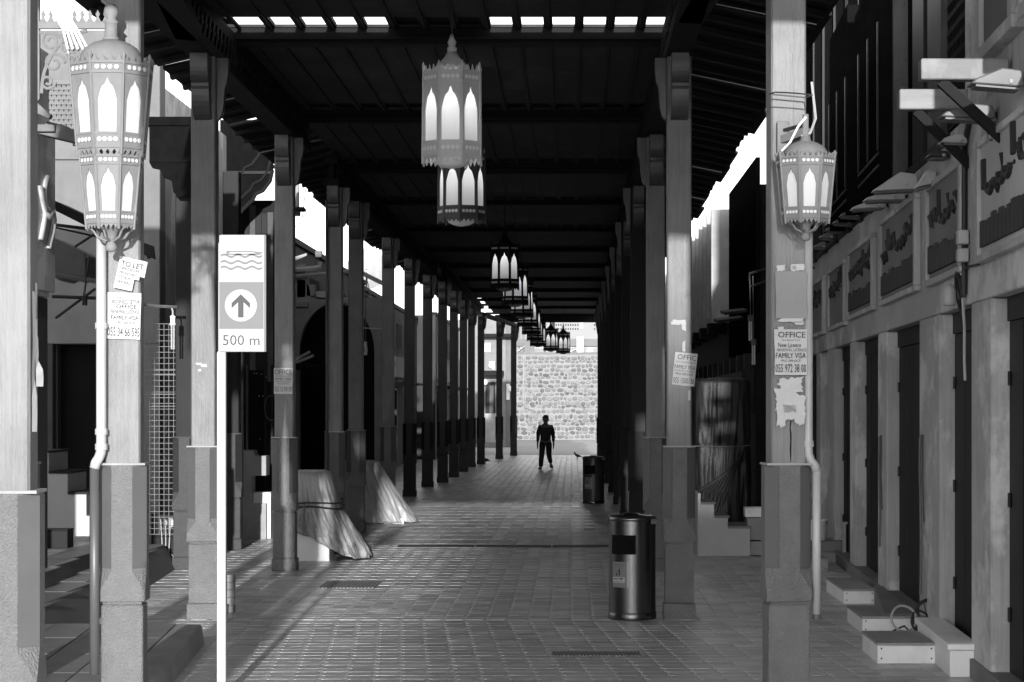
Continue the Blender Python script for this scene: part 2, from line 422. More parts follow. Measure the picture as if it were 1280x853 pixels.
for xc, D, lb in ((511.5, 22.3, 'first dim pillar past the plain draped tarpaulin on the left'), (534, 25, 'second dim pillar past the plain draped tarpaulin on the left')):
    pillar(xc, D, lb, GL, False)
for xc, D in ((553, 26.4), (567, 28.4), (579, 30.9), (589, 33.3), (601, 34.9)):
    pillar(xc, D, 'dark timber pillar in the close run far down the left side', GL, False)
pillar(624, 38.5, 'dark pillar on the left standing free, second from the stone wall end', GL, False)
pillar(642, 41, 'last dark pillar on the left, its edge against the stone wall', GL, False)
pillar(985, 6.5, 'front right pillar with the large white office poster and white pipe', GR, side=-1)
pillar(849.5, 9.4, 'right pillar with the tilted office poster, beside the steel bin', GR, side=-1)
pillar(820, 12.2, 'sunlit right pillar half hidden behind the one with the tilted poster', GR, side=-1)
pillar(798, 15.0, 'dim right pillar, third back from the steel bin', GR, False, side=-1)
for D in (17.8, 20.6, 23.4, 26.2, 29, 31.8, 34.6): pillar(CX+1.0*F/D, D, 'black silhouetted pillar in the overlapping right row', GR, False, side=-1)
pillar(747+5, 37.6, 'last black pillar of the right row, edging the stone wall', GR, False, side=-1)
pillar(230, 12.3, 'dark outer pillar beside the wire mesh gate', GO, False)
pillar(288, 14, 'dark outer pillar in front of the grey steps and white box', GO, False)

# ------------------------------------------------------------------ arcade roof
rf = thing('arcade_roof', 'dark timber roof over the arcade with slatted ceiling, friezes and stepped eaves', 'roof', (0, 0, 0))
ZC = 5.78
W_JST = mat('ceiling_joist_wood', .025, .7, var=.3, spec=.15)
def beam(xc, y0, y1, inner):
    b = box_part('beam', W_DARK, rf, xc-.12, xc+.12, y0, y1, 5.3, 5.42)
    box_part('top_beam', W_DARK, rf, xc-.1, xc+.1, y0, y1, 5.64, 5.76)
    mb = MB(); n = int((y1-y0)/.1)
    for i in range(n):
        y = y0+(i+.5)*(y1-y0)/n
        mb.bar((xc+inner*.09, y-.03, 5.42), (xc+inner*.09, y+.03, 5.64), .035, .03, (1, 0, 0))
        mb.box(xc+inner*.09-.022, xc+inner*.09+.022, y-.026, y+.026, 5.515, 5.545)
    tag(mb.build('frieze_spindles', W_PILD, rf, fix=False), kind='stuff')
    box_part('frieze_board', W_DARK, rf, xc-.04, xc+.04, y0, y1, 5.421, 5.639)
beam(-3.49, 7.9, 12.9, 1); beam(-3.6, 14.95, 26, 1); beam(-3.37, 26.02, 36, 1); beam(1.0, 7.9, 38.2, -1)
MB().bar((-2.45, 4.3, 5.36), (-3.45, 9.0, 5.36), .22, .12).build('beam', W_DARK, rf)
MB().bar((1.5, 4.3, 5.36), (1.02, 8.6, 5.36), .22, .12).build('beam', W_DARK, rf)
MB().bar((-3.3, 36, 5.36), (-2.3, 41.3, 5.36), .22, .12).build('beam', W_DARK, rf)
box_part('fascia', W_DARK, rf, -4.2, 2.2, 4.3, 4.42, 5.2, 6.0)
cross = [4.42]+[9.85+2.8*i for i in range(12)]
cross[-1] = 41.3
for i in range(len(cross)-1):
    a, b = cross[i], cross[i+1]
    xl = -3.6 if i < 10 else -3.2
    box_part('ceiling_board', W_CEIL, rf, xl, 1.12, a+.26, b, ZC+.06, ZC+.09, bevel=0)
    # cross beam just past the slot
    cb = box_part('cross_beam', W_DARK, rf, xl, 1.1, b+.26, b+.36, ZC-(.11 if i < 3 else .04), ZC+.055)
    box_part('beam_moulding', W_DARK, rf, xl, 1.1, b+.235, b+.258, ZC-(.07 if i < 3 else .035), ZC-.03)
    if i < 5:
        n = 15
        for k in range(n):
            x = -3.36+k*.312
            MB().box(x-.02, x+.02, a+.37, b+.25, ZC+.036, ZC+.058).build('joist', W_JST, rf)
        for k in range(n-1):
            x = -3.36+(k+.5)*.312
            MB().box(x+.156-.045, x+.156+.045, b-.01, b+.26, ZC+.06, ZC+.1).build('block', W_JST, rf)
    # cap over the slot: boards, some of them gone over the first slot
    segs = [(-3.55, 1.12)] if i else []
    for x0, x1 in segs:
        box_part('cap_board', W_PALE if i == 0 else W_DARK, rf, x0, x1, b+.2 if i == 0 else b-.2, b+.5, *((ZC+.175, ZC+.2) if i == 0 else (ZC+.1, ZC+.13) if i == 1 else (ZC+.092, ZC+.12)), bevel=0)
    if i == 0: box_part('cap_board', W_DARK, rf, -1.78, -.87, b-.2, b+.5, ZC+.1, ZC+.13, bevel=0)
# eaves: overlapping boards stepping down to both sides
def eave(x0, z0, x1, z1, ya, yb, n, m=W_DARK):
    dy = (yb-ya)/n
    for i in range(n):
        y = ya+i*dy; j = .05*((i % 3)-1); s = 1 if x1 > x0 else -1
        p = MB(); zt = .03*(i % 2)
        p.quad((x0, y, z0+zt), (x1+s*j, y, z1+zt), (x1+s*j, y+dy-.02, z1+zt), (x0, y+dy-.02, z0+zt))
        n0 = len(p.v); p.v += [v+Vector((0, 0, .035)) for v in p.v[:4]]
        p.f += [(4, 5, 6, 7), (0, 1, 5, 4), (1, 2, 6, 5), (2, 3, 7, 6), (3, 0, 4, 7)]
        p.build('eave_board', m, rf)
        for k in range(3):
            yy = y+dy*(k+.5)/3
            MB().bar((x0, yy, z0-.03+zt), (x1-s*.06, yy, z1-.03+zt), .05, .06).build('eave_rafter', W_PILD, rf)
eave(-3.5, 5.95, -4.55, 5.72, 4.4, 13.2, 8); eave(-3.5, 5.95, -4.6, 5.72, 13.3, 40, 24)
eave(1.0, 5.95, 2.4, 5.66, 4.4, 24.5, 20); eave(1.0, 5.95, 1.9, 5.8, 24.6, 38, 8)
box_part('end_beam', W_DARK, rf, -3.0, 1.3, 41.25, 41.4, 5.5, 5.9)
# ------------------------------------------------------------------ lanterns
def panel_pt(u, z, rt, rb, h, dy=0):
    a = rb+(rt-rb)*z/h; return Vector((u*a*math.tan(R(22.5)), -a-dy, z))
def lantern_meshes(rt, rb, h, m, U=.63):
    pt = lambda u, z, d=0: panel_pt(u, z, rt, rb, h, d)
    zb, zs, zt = .2*h, .56*h, .82*h
    n = 14; us = [-U+2*U*i/n for i in range(n+1)]
    def arch(u):
        q = 1-abs(u)/U; return zs+(zt-zs)*(.66*math.sin(min(1, q/.62)*math.pi/2) if q < .62 else .66+.34*((q-.62)/.38)**1.7)
    b = bmesh.new()
    def face(pts): b.faces.new([b.verts.new(p) for p in pts])
    face([pt(-1, 0), pt(1, 0), pt(1, zb), pt(-1, zb)])
    face([pt(-1, zb), pt(-U, zb), pt(-U, zs), pt(-1, zs)]); face([pt(U, zb), pt(1, zb), pt(1, zs), pt(U, zs)])
    face([pt(-1, zs), pt(-U, zs), pt(-U, h), pt(-1, h)]); face([pt(U, zs), pt(1, zs), pt(1, h), pt(U, h)])
    for i in range(n):
        face([pt(us[i], arch(us[i])), pt(us[i+1], arch(us[i+1])), pt(us[i+1], h), pt(us[i], h)])
    for i in range(4):      # cresting above and the cut lower edge
        u0, u1 = -1+.5*i, -.5+.5*i; um = (u0+u1)/2
        face([pt(u0+.06, h), pt(u1-.06, h), pt(um+.1, h+.035*h), pt(um, h*1.075), pt(um-.1, h+.035*h)])
        face([pt(u0+.04, 0), pt(um, -.05*h), pt(u1-.04, 0)])
    bmesh.ops.remove_doubles(b, verts=b.verts, dist=1e-5)
    bmesh.ops.solidify(b, geom=b.faces[:], thickness=.007)
    bmesh.ops.recalc_face_normals(b, faces=b.faces)
    pan = bpy.data.meshes.new('panel'); b.to_mesh(pan); b.free(); pan.materials.append(m)
    # mouldings: raised bands
    band = MB()
    for z0, z1 in ((.02*h, .05*h), (.175*h, .2*h), (.86*h, .885*h), (.97*h, h)):
        for sgn in (1,):
            q = [pt(-1, z0, .009), pt(1, z0, .009), pt(1, z1, .009), pt(-1, z1, .009), pt(-1, z0), pt(1, z0), pt(1, z1), pt(-1, z1)]
            k = len(band.v); band.v += q; band.f += [tuple(k+i for i in f) for f in ((0, 1, 2, 3), (4, 5, 1, 0), (3, 2, 6, 7))]
    bm_ = band.mesh('moulding', m)
    p = MB()
    p.quad(pt(-U*1.03, zb*.97, -.009), pt(U*1.03, zb*.97, -.009), pt(U*1.03, zt*1.02, -.009), pt(-U*1.03, zt*1.02, -.009))
    for zc in (.925*h, .115*h):
        for i in range(4):
            uc = -.6+.4*i; c = pt(uc, zc, .011); r = .018*h/.6*.9
            k = len(p.v)
            for a in range(8): p.v.append(c+Vector((r*math.cos(a*math.pi/4), 0, r*math.sin(a*math.pi/4))))
            p.f.append(tuple(range(k, k+8)))
    pa = p.mesh('pane', PANE, fix=False)
    t8 = math.tan(R(22.5))
    rb_ = MB().tube([(-rb*t8, -rb-.004, -.06*h), (-rt*t8, -rt-.004, h*1.03), (-rt*t8, -rt-.004, h*1.06), (-rt*t8, -rt-.004, h*1.11)], [.009, .009, .015, .003], 6).mesh('rib', m)
    return pan, bm_, pa, rb_
def tier(root, rt, rb, h, z0, m, turn=0, U=.63, key={}):
    k = (rt, rb, h, m.name)
    if k not in key: key[k] = lantern_meshes(rt, rb, h, m, U)
    for i in range(8):
        for me in key[k]:
            o = put(me.name.split('.')[0], me, root, (0, 0, z0), rz=turn+i*math.pi/4)
            if o.name.startswith(('moulding', 'pane.')) or o.name == 'pane': o['kind'] = 'stuff' if o.name.startswith('moulding') else 'thing'
def lathe_part(name, m, root, prof, n=20, smooth=True):
    return MB().lathe(prof, n).build(name, m, root, smooth=smooth)
def point(root, z, e, name='lamp_glow'):
    l = bpy.data.lights.new(name, 'POINT'); l.energy = e; l.shadow_soft_size = .05
    o = bpy.data.objects.new(name, l); C.objects.link(o); o.parent = root; o.location = (0, 0, z); return o
def hanging(D, xc, label, m, turn=0):
    X = PX(xc, D)
    r = thing('hanging_lantern', label, 'lantern', (X, D, 4.16), 0, 'lanterns hanging down the middle of the arcade')
    tier(r, .242, .25, .76, 0, m, turn, .75)
    lathe_part('dome', m, r, [(.16, .76), (.155, .80), (.14, .825), (.105, .86), (.065, .9), (.042, .945)])
    lathe_part('finial', m, r, [(.04, .945), (.042, .985), (.028, .99), (.04, 1.03), (.025, 1.06), (.012, 1.1)], 12)
    MB().tube([(0, 0, 1.09), (0, 0, ZC-4.16+.05)], .009, 6).build('rod', IRON, r)
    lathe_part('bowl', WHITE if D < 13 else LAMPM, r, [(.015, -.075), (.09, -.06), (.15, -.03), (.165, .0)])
    MB().lathe([(.005, .5), (.03, .52), (.035, .56), (.02, .6), (.012, .66), (.012, .8)], 10).build('bulb', BULB, r, smooth=True)
    point(r, .55, 2.6)
hl = ['first pale hanging lantern, nearest in the middle of the arcade', 'second hanging lantern, just below and behind the nearest pale one', 'third hanging lantern, alone against the black ceiling',
      'fourth hanging lantern, overlapping the lower right of the third']
for i, (D, xc) in enumerate(((8.75, 565), (11.55, 577), (18.1, 631), (20.9, 644))): hanging(D, xc, hl[i], (LAMPH, LAMPD, W_DARK, W_DARK)[i], R((0, 21, 0, 14)[i]))  # deeper lanterns get dark frames, their shade put into the colour
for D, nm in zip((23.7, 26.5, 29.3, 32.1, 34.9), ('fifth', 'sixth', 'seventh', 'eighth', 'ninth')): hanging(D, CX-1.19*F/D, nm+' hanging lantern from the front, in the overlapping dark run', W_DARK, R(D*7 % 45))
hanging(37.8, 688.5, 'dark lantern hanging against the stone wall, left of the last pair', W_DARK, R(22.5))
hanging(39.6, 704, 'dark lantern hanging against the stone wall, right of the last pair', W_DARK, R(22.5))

def scroll(cx, cz, r, turns=1.4, a0=0, n=16, y=0, d=1):
    return [(cx+d*r*(1-.75*i/n)*math.cos(a0+turns*2*math.pi*i/n), y, cz+r*(1-.75*i/n)*math.sin(a0+turns*2*math.pi*i/n)) for i in range(n+1)]
def finial_part(r, z, s, m):
    lathe_part('finial', m, r, [(p*s, z+q*s) for p, q in [(.01, -.175), (.035, -.165), (.042, -.14), (.03, -.115), (.018, -.1), (.03, -.09), (.035, -.08), (.05, -.04), (.11, -.005), (.13, .01)]], 14)
    for k in range(6):
        a = k*math.pi/3+.3
        MB().tube([(.03*s*math.cos(a), .03*s*math.sin(a), z-.1*s), (.09*s*math.cos(a), .09*s*math.sin(a), z-.075*s), (.12*s*math.cos(a), .12*s*math.sin(a), z-.03*s), (.16*s*math.cos(a), .16*s*math.sin(a), z-.01*s)], .009*s, 5).build('leaf_arm', m, r)
# double lantern on the left
DL = 6.5-.26/K
lz = PZ(283, DL)
r = thing('wall_lantern', 'pale double-tier lantern on a scrolled arm in front of the to let pillar', 'lantern', (PX(139, DL), DL, lz), 0, 'lanterns fixed to the front pillars')
tier(r, .188, .145, .44, 0, LAMPM, R(5)); tier(r, .248, .198, .555, .47, LAMPM, R(5))
finial_part(r, 0, .95, LAMPM)
MB().lathe([(.02, .42), (.05, .36), (.05, .44), (.02, .5)], 12).build('inner_drop', LAMPM, r)
lathe_part('dome', LAMPM, r, [(.2, 1.02), (.198, 1.06), (.19, 1.095), (.165, 1.135), (.12, 1.165), (.06, 1.185), (.04, 1.19)])
lathe_part('collar', LAMPM, r, [(.05, 1.185), (.055, 1.2), (.042, 1.21), (.042, 1.29), (.055, 1.30), (.03, 1.325), (.05, 1.36), (.045, 1.39), (.02, 1.42)], 12)
zA = PZ(32, DL)-lz
xa = PX(48, DL)-PX(139, DL)
box_part('arm', LAMPM, r, xa, .04, -.02, .02, zA-.024, zA+.024)
for k in range(9):
    x = xa+.03+k*.05
    MB().prism([(x-.02, zA+.024), (x+.02, zA+.024), (x+.006, zA+.055), (x+.014, zA+.07), (x, zA+.1), (x-.014, zA+.07), (x-.006, zA+.055)], -.006, .006, 'y').build('cresting', LAMPM, r)
zp = PZ(127, DL)-lz
MB().prism([(xa-.085, zp+.02), (xa-.045, zp-.03), (xa, zp+.02), (xa, zA+.25), (xa-.085, zA+.25)], .03, .06, 'y').build('back_plate', LAMPM, r, bevel=.004)
MB().tube([(xa+.01+ .32*math.sin(a), 0, zA-.045-.38*(1-math.cos(a))) for a in [R(90)*i/10 for i in range(11)]][::-1], .011, 6).build('brace', LAMPM, r)
MB().tube([(xa+.02, 0, zp+.05)]+[(xa+.02+.3*(1-math.cos(a)), 0, zp+.05+.4*math.sin(a)) for a in [R(88)*i/9 for i in range(1, 10)]], .012, 6).build('brace', LAMPM, r)
for cx_, cz_, rr, tn in ((xa+.08, zA-.1, .07, 1.5), (xa+.2, zA-.11, .075, -1.5), (xa+.1, zA-.24, .07, 1.3), (xa+.06, zA-.36, .05, -1.4), (xa+.21, zA-.2, .05, 1.2)):
    MB().tube(scroll(cx_, cz_, rr, tn), .010, 6).build('scroll', LAMPM, r)
for k in range(5):
    a = xa+.1+.022*k
    MB().tube([(a, -.05, zA+.08), (a+.07, -.06, zA-.03), (a+.1+.01*k, -.05, zA-.16)], .008, 5).build('cable_tie', WHITE, r)
MB().tube([(xa+.2, -.05, zA-.17), (xa+.25, -.05, zA-.35), (xa+.24, -.04, zA-.5)], .005, 5).build('wire', WHITE, r)
ht = PZ(0, DL)-lz
MB().tube([(.0, 0, 1.4), (-.05, 0, 1.44), (-.06, 0, 1.5), (-.02, 0, 1.56), (.04, 0, 1.55), (.07, 0, 1.5)], .015, 8).build('hook', LAMPM, r)
# single lantern on the right pillar
DL2 = 6.5-.23/K
lz = PZ(276, DL2)
r = thing('wall_lantern', 'pale single lantern fixed to the front right pillar', 'lantern', (PX(1007, DL2), DL2, lz), 0, 'lanterns fixed to the front pillars')
tier(r, .172, .135, .40, 0, LAMPM, R(4))
finial_part(r, 0, .75, LAMPM)
lathe_part('dome', LAMPM, r, [(.145, .41), (.14, .44), (.12, .47), (.08, .495), (.035, .51), (.03, .54)])
box_part('back_plate', LAMPM, r, -.165, -.09, .18, .23, .36, .66)
MB().bar((-.12, .19, .54), (.01, .0, .57), .06, .05).build('arm', LAMPM, r, bevel=.004)
MB().bar((-.12, .185, .6), (.01, .01, .62), .02, .02).build('arm', IRON, r)
MB().tube([(0, 0, .5), (0, 0, .68)], .02, 8).build('stem', LAMPM, r)
MB().tube([(-.0, -.02, .66), (-.05, -.03, .6), (-.1, 0, .5), (-.16, .05, .44), (-.17, .1, .4)], .008, 6).build('cable', WHITE, r)
MB().tube([(.05, .1, .9), (.07, .05, .66), (.03, .0, .56), (-.03, 0, .54)], .009, 6).build('cable', PIPE, r)

# ------------------------------------------------------------------ pipes
def pipe(label, D, pts, rr, m, D2=None, lower=None, clips=()):
    r = thing('drain_pipe', label, 'pipe', (PX(pts[0][0], D), D, 0), 0, 'drain pipes on the front pillars')
    x0 = PX(pts[0][0], D); off(r, -.05)
    MB().tube([(PX(x, D)-x0, 0, PZ(y, D)) for x, y in pts], rr, 12).build('pipe', m, r, smooth=True)
    if lower: MB().tube([(PX(x, D)-x0, 0, max(.18 if x < 500 else 0, PZ(y, D))) for x, y in lower], rr*.95, 12).build('lower_pipe', PIPED if x0 < 0 else PIPE, r, smooth=True)
    for y in clips: MB().tube([(0, 0, PZ(y, D)-.02), (0, 0, PZ(y, D)+.02)], rr*1.22, 12).build('clip', m, r)
    return r
pipe('white drain pipe down the left side of the to let pillar', 6.45, [(124, 255), (124, 560), (123.5, 566), (121, 573), (117, 579), (115.5, 586)], .033, PIPE, lower=[(115.5, 586), (115.5, 845)], clips=(407, 540, 559))
pr = pipe('white drain pipe down the right side of the front right pillar', 6.5, [(1011.5, 290), (1011.5, 562), (1012, 569), (1015, 577), (1020, 583), (1022, 590)], .03, PIPE, lower=[(1022, 588), (1022, 769)], clips=(555, 180))
MB().tube([(PX(1022, 6.5)-PX(1011.5, 6.5), 0, PZ(775, 6.5)), (PX(1022, 6.5)-PX(1011.5, 6.5), 0, PZ(769, 6.5))], .027, 12).build('pipe_end', PIPED, pr)
pipe('thin grey pipe up the left of the first close pair pillar', 14.95, [(408, 250), (408, 640)], .022, PIPED, clips=(475, 523))

# ------------------------------------------------------------------ posters
def poster(name, label, D, x0, y0, x1, y1, lines, tilt=0, m=PAPER, cut=None):
    """lines: (text, centre u 0..1, baseline v 0..1 from the bottom, width fraction, height fraction)"""
    w_, h_ = (x1-x0)*D/F, (y1-y0)*D/F
    r = thing(name, label, 'poster', (PX((x0+x1)/2, D), D+.029, PZ(y1, D)), 0, 'paper posters on the pillars'); r.rotation_euler.y = tilt
    off(r, .029)
    if D < 7: r.rotation_euler.z = NEAR_TURN; r.location.y -= .008
    nx, ny = 6, 8; mb = MB()
    for j in range(ny+1):
        for i in range(nx+1):
            u, v = i/nx, j/ny
            x = (u-.5)*w_; z = v*h_
            e = 1 if i in (0, nx) or j in (0, ny) else 0
            q = noise.noise(Vector((x*9, z*9, D*3)))
            mb.v.append(Vector((x+e*.004*q, -.003*abs(q)-(.006*q*q if e else 0), z+e*.004*noise.noise(Vector((z*30, x*30, 1))))))
    for j in range(ny):
        for i in range(nx):
            if cut and cut((i+.5)/nx, (j+.5)/ny): continue
            a = j*(nx+1)+i; mb.f.append((a, a+1, a+nx+2, a+nx+1))
    mb.build('sheet', m, r, fix=False)
    for s, u, v, fw, fh, *mm in lines: lettering(s, r, (u-.5)*w_, -.010, v*h_, fw*w_, fh*h_, mm[0] if mm else None)
    return r
poster('poster', 'large white office poster with phone number on the front right pillar', 6.5, 968, 412, 1009, 469,
       [('OFFICE', .53, .82, .84, .13), ('New Business Setup', .5, .74, .55, .05, INKG), ('New Licence', .46, .61, .7, .1), ('RENEWAL LICENCE', .53, .52, .9, .065, INKG), ('FAMILY VISA', .5, .37, .92, .12), ('PRO SERVICE', .5, .29, .6, .05, INKG), ('055 972 38 00', .5, .06, .94, .18)])
poster('poster', 'tilted white office poster wrapped on the pillar beside the steel bin', 9.4, 840, 441, 868, 482,
       [('OFFIC', .54, .78, .84, .16), ('NEW BUSINESS SETUP', .52, .68, .9, .055, INKG), ('FAMILY VISA', .5, .5, .94, .12), ('RENEWAL LICENCE', .5, .42, .9, .045, INKG), ('PRO SERVICE', .5, .31, .8, .07), ('055 1500130', .5, .06, .94, .17)], R(-6)*-1)
poster('poster', 'small office poster on the pillar beside the tied grey tarpaulin', 12.2, 342, 460, 365.5, 492.5,
       [('OFFICE', .5, .74, .9, .2), ('NEW BUSINESS SETUP', .5, .66, .85, .045, INKG), ('FAMILY VISA', .5, .53, .85, .09), ('RENEWAL LICENCE', .5, .45, .8, .045, INKG), ('PRO SERVICE', .5, .36, .6, .05, INKG), ('055 15 00130', .5, .08, .9, .2, INKG)])
poster('poster', 'business setup poster with phone number below the to let sheet', 6.5, 132, 366, 174, 424,
       [('NEW', .42, .87, .25, .035, INKG), ('BUSINESS SETUP', .56, .76, .8, .09, INKG), ('OFFICE', .58, .66, .6, .085), ('RENEWAL LICENCE', .55, .55, .82, .085, INKG), ('FAMILY VISA', .54, .42, .8, .085), ('PRO SERVICE', .58, .33, .5, .05, INKG), ('055 34 66 595', .52, .06, .94, .19)], R(2))
poster('poster', 'torn to let sheet peeling off above the business setup poster', 6.49, 141, 323, 176, 363,
       [('TO LET', .5, .72, .8, .17), ('OFFICE ROOMS', .45, .6, .7, .09, INKG), ('MONTHLY', .42, .46, .62, .1, INKG), ('STUDIO', .36, .32, .5, .1, INKG), ('NEW BUILD', .34, .18, .5, .09, INKG)], R(12),
       cut=lambda u, v: (u > .62 and v < .4) or (u > .8 and v < .5) or v < .05)
poster('faded_notice', 'blank pale notice on the front right pillar above the office poster', 6.5, 969.5, 339, 1008.5, 398, [], 0, PAPERG)
def torn(label, D, specs):
    r = thing('torn_paper', label, 'paper scraps', (PX(specs[0][0], D), D+.031, PZ(specs[0][1], D)), 0, 'paper posters on the pillars')
    off(r, .031)
    if D < 7: r.rotation_euler.z = NEAR_TURN; r.location.y -= .008
    rr = random.Random(len(specs)*7+int(D*10)); x0, z0 = r.location.x, r.location.z
    for i, (x, y, sx, sy) in enumerate(specs):
        n = 48; pts = []
        for k in range(n):
            a = 2*math.pi*k/n; ca0, sa0 = math.cos(a), math.sin(a); q = .86+.3*noise.noise(Vector((ca0*1.8+i*5, sa0*1.8, D)))+.22*noise.noise(Vector((ca0*7+i*5, sa0*7, D)))+rr.uniform(-.05, .05)
            ca, sa = math.cos(a), math.sin(a); sq = 1/max(abs(ca), abs(sa))
            pts.append((PX(x, D)-x0+ca*sq*q*sx*D/F/2, PZ(y, D)-z0+sa*sq*q*sy*D/F/2))
        MB().prism(pts, -.002-.0015*(i % 3), -.0005-.0015*(i % 3), 'y').build('scrap', PAPER, r)
torn('ragged white poster remains below the office poster on the front right pillar', 6.5, [(988, 482, 34, 22), (982, 500, 30, 30), (993, 505, 30, 26), (976, 521, 12, 28), (1000, 524, 16, 16), (988, 516, 18, 20)])
torn('thin white paper shreds around the blank notice on the front right pillar', 6.5, [(976, 335, 12, 8), (998, 334, 18, 8), (989, 400, 34, 6), (976, 411, 8, 5), (992, 336, 8, 8), (1000, 404, 14, 5)])
torn('small torn label above the tilted office poster', 9.4, [(849, 403, 18, 7), (855, 408, 6, 12), (843, 404, 8, 4), (855, 433, 4, 14), (862, 494, 3, 14)])
torn('shred of paper stuck on the pillar behind the ferry sign', 9.4, [(248, 455, 8, 3), (254, 457, 9, 4), (249, 463, 4, 3)])
r = off(thing('pillar_wire', 'thin wire looped round the front right pillar above its lantern', 'wire', (PX(985, 6.5), 6.5, PZ(124, 6.5))), .15); r.rotation_euler.z = NEAR_TURN
MB().tube([(-.118, -.118, 0), (0, -.122, -.005), (.118, -.118, -.015), (.12, .118, 0), (-.12, .118, .02), (-.118, -.118, 0)], .005, 5).build('loop', IRON, r)
for o in [q for q in C.objects if q.get('label', '').startswith('front right pillar')]:
    MB().tube([(.012+.008*noise.noise(Vector((t*.9, 3, 1))), -.1152, 1.64+t*.045) for t in range(9)], [.002, .005, .006, .005, .006, .004, .005, .003, .001], 5).build('crack', VOID, o)
    MB().tube([(.03+.012*noise.noise(Vector((t*.7, 8, 1))), -.1152, 3.6+t*.1) for t in range(11)], [.001]+[.003]*9+[.001], 5).build('crack', PIPED, o)
# paper strips on the side of the nearest pillar
xs = PX(-1, 4.36)+.118
r = thing('paper_strip', 'long torn paper strips hanging on the side of the nearest left pillar', 'paper scraps', (xs+.003, 4.45, PZ(540, 4.4)), 0, 'paper posters on the pillars')
for (y0, y1, a, b, q) in ((0, .62, 0, .05, .012), (.2, .5, .05, .1, .02), (.33, .66, .06, .11, .008)):
    off(r, .09); r.rotation_euler.z = NEAR_TURN; mb = MB(); n = 8
    for j in range(n+1):
        z = y0+(y1-y0)*j/n; o_ = q*abs(noise.noise(Vector((z*7, a*9, 2))))
        mb.v += [Vector((o_, a+.008*noise.noise(Vector((z*20, 1, 1))), z)), Vector((o_+q*(.3 if j > 2 else 1.2), b+.01*noise.noise(Vector((z*20, 5, 1))), z))]
    for j in range(n): mb.f.append((2*j, 2*j+1, 2*j+3, 2*j+2))
    mb.build('strip', PAPER, r, fix=False)

# ------------------------------------------------------------------ ferry sign
DS = 6.85
r = thing('ferry_sign', 'tall white ferry direction sign with arrow and 500 m on a pale post', 'sign', (PX(303.5, DS), DS, 0))
zt, zb = PZ(294, DS), PZ(440, DS); wx = 29.2*DS/F
z1, z2 = PZ(353, DS), PZ(411.5, DS)
box_part('post', PIPE, r, PX(271.5, DS)-PX(303.5, DS), PX(282.5, DS)-PX(303.5, DS), -.02, .04, 0, zb-.002, bevel=.004)
box_part('post_top', PIPE, r, PX(271.5, DS)-PX(303.5, DS)+.003, PX(282.5, DS)-PX(303.5, DS)-.003, .024, .058, zb-.05, zt-.05, bevel=.004)
box_part('panel', SIGNW, r, -wx, wx, -.02, .02, zb, zt, bevel=.006)
box_part('edge_trim', SIGNG, r, wx-.012, wx+.002, -.024, .023, zb+.001, zt-.004, bevel=0)
box_part('arrow_field', SIGNG, r, -wx+.002, wx-.016, -.0225, -.02, z2, z1, bevel=0)
zc = (z1+z2)/2; rr = 20*DS/F
MB().prism([(rr*math.cos(a*math.pi/20)-.01, zc+rr*math.sin(a*math.pi/20)) for a in range(40)], -.0245, -.0226, 'y').build('arrow_disc', SIGNW, r)
k = DS/F; ax = -.01
MB().prism([(ax-3.4*k, zc-15*k), (ax+3.4*k, zc-15*k), (ax+3.4*k, zc+4*k), (ax+11.5*k, zc-3.5*k), (ax+11.5*k, zc+3*k), (ax, zc+14*k), (ax-11.5*k, zc+3*k), (ax-11.5*k, zc-3.5*k), (ax-3.4*k, zc+4*k)], -.0265, -.0246, 'y').build('arrow', SIGND, r)
lettering('500 m', r, -.008, -.0225, PZ(432, DS), 46*k, 13*k, SIGND)
for py in (320, 328, 335):
    top = [(i/24*52*k-27*k, PZ(py, DS)+1.6*k*math.sin(i/24*math.pi*6)) for i in range(25)]
    MB().prism([(x, z-1.5*k) for x, z in top]+[(x, z+1.2*k) for x, z in reversed(top)], -.0225, -.0205, 'y').build('wave', SIGNG, r)
MB().prism([(-20*k, PZ(319, DS)), (22*k, PZ(319, DS)), (26*k, PZ(316, DS)), (14*k, PZ(314.5, DS)), (10*k, PZ(314, DS)), (-20*k, PZ(314, DS))], -.0225, -.0205, 'y').build('boat', SIGNG, r)
MB().prism([(-18*k, PZ(317.5, DS)), (17*k, PZ(317.5, DS)), (13*k, PZ(315.6, DS)), (-14*k, PZ(315.6, DS))], -.024, -.0226, 'y').build('boat_cabin', SIGNW, r)

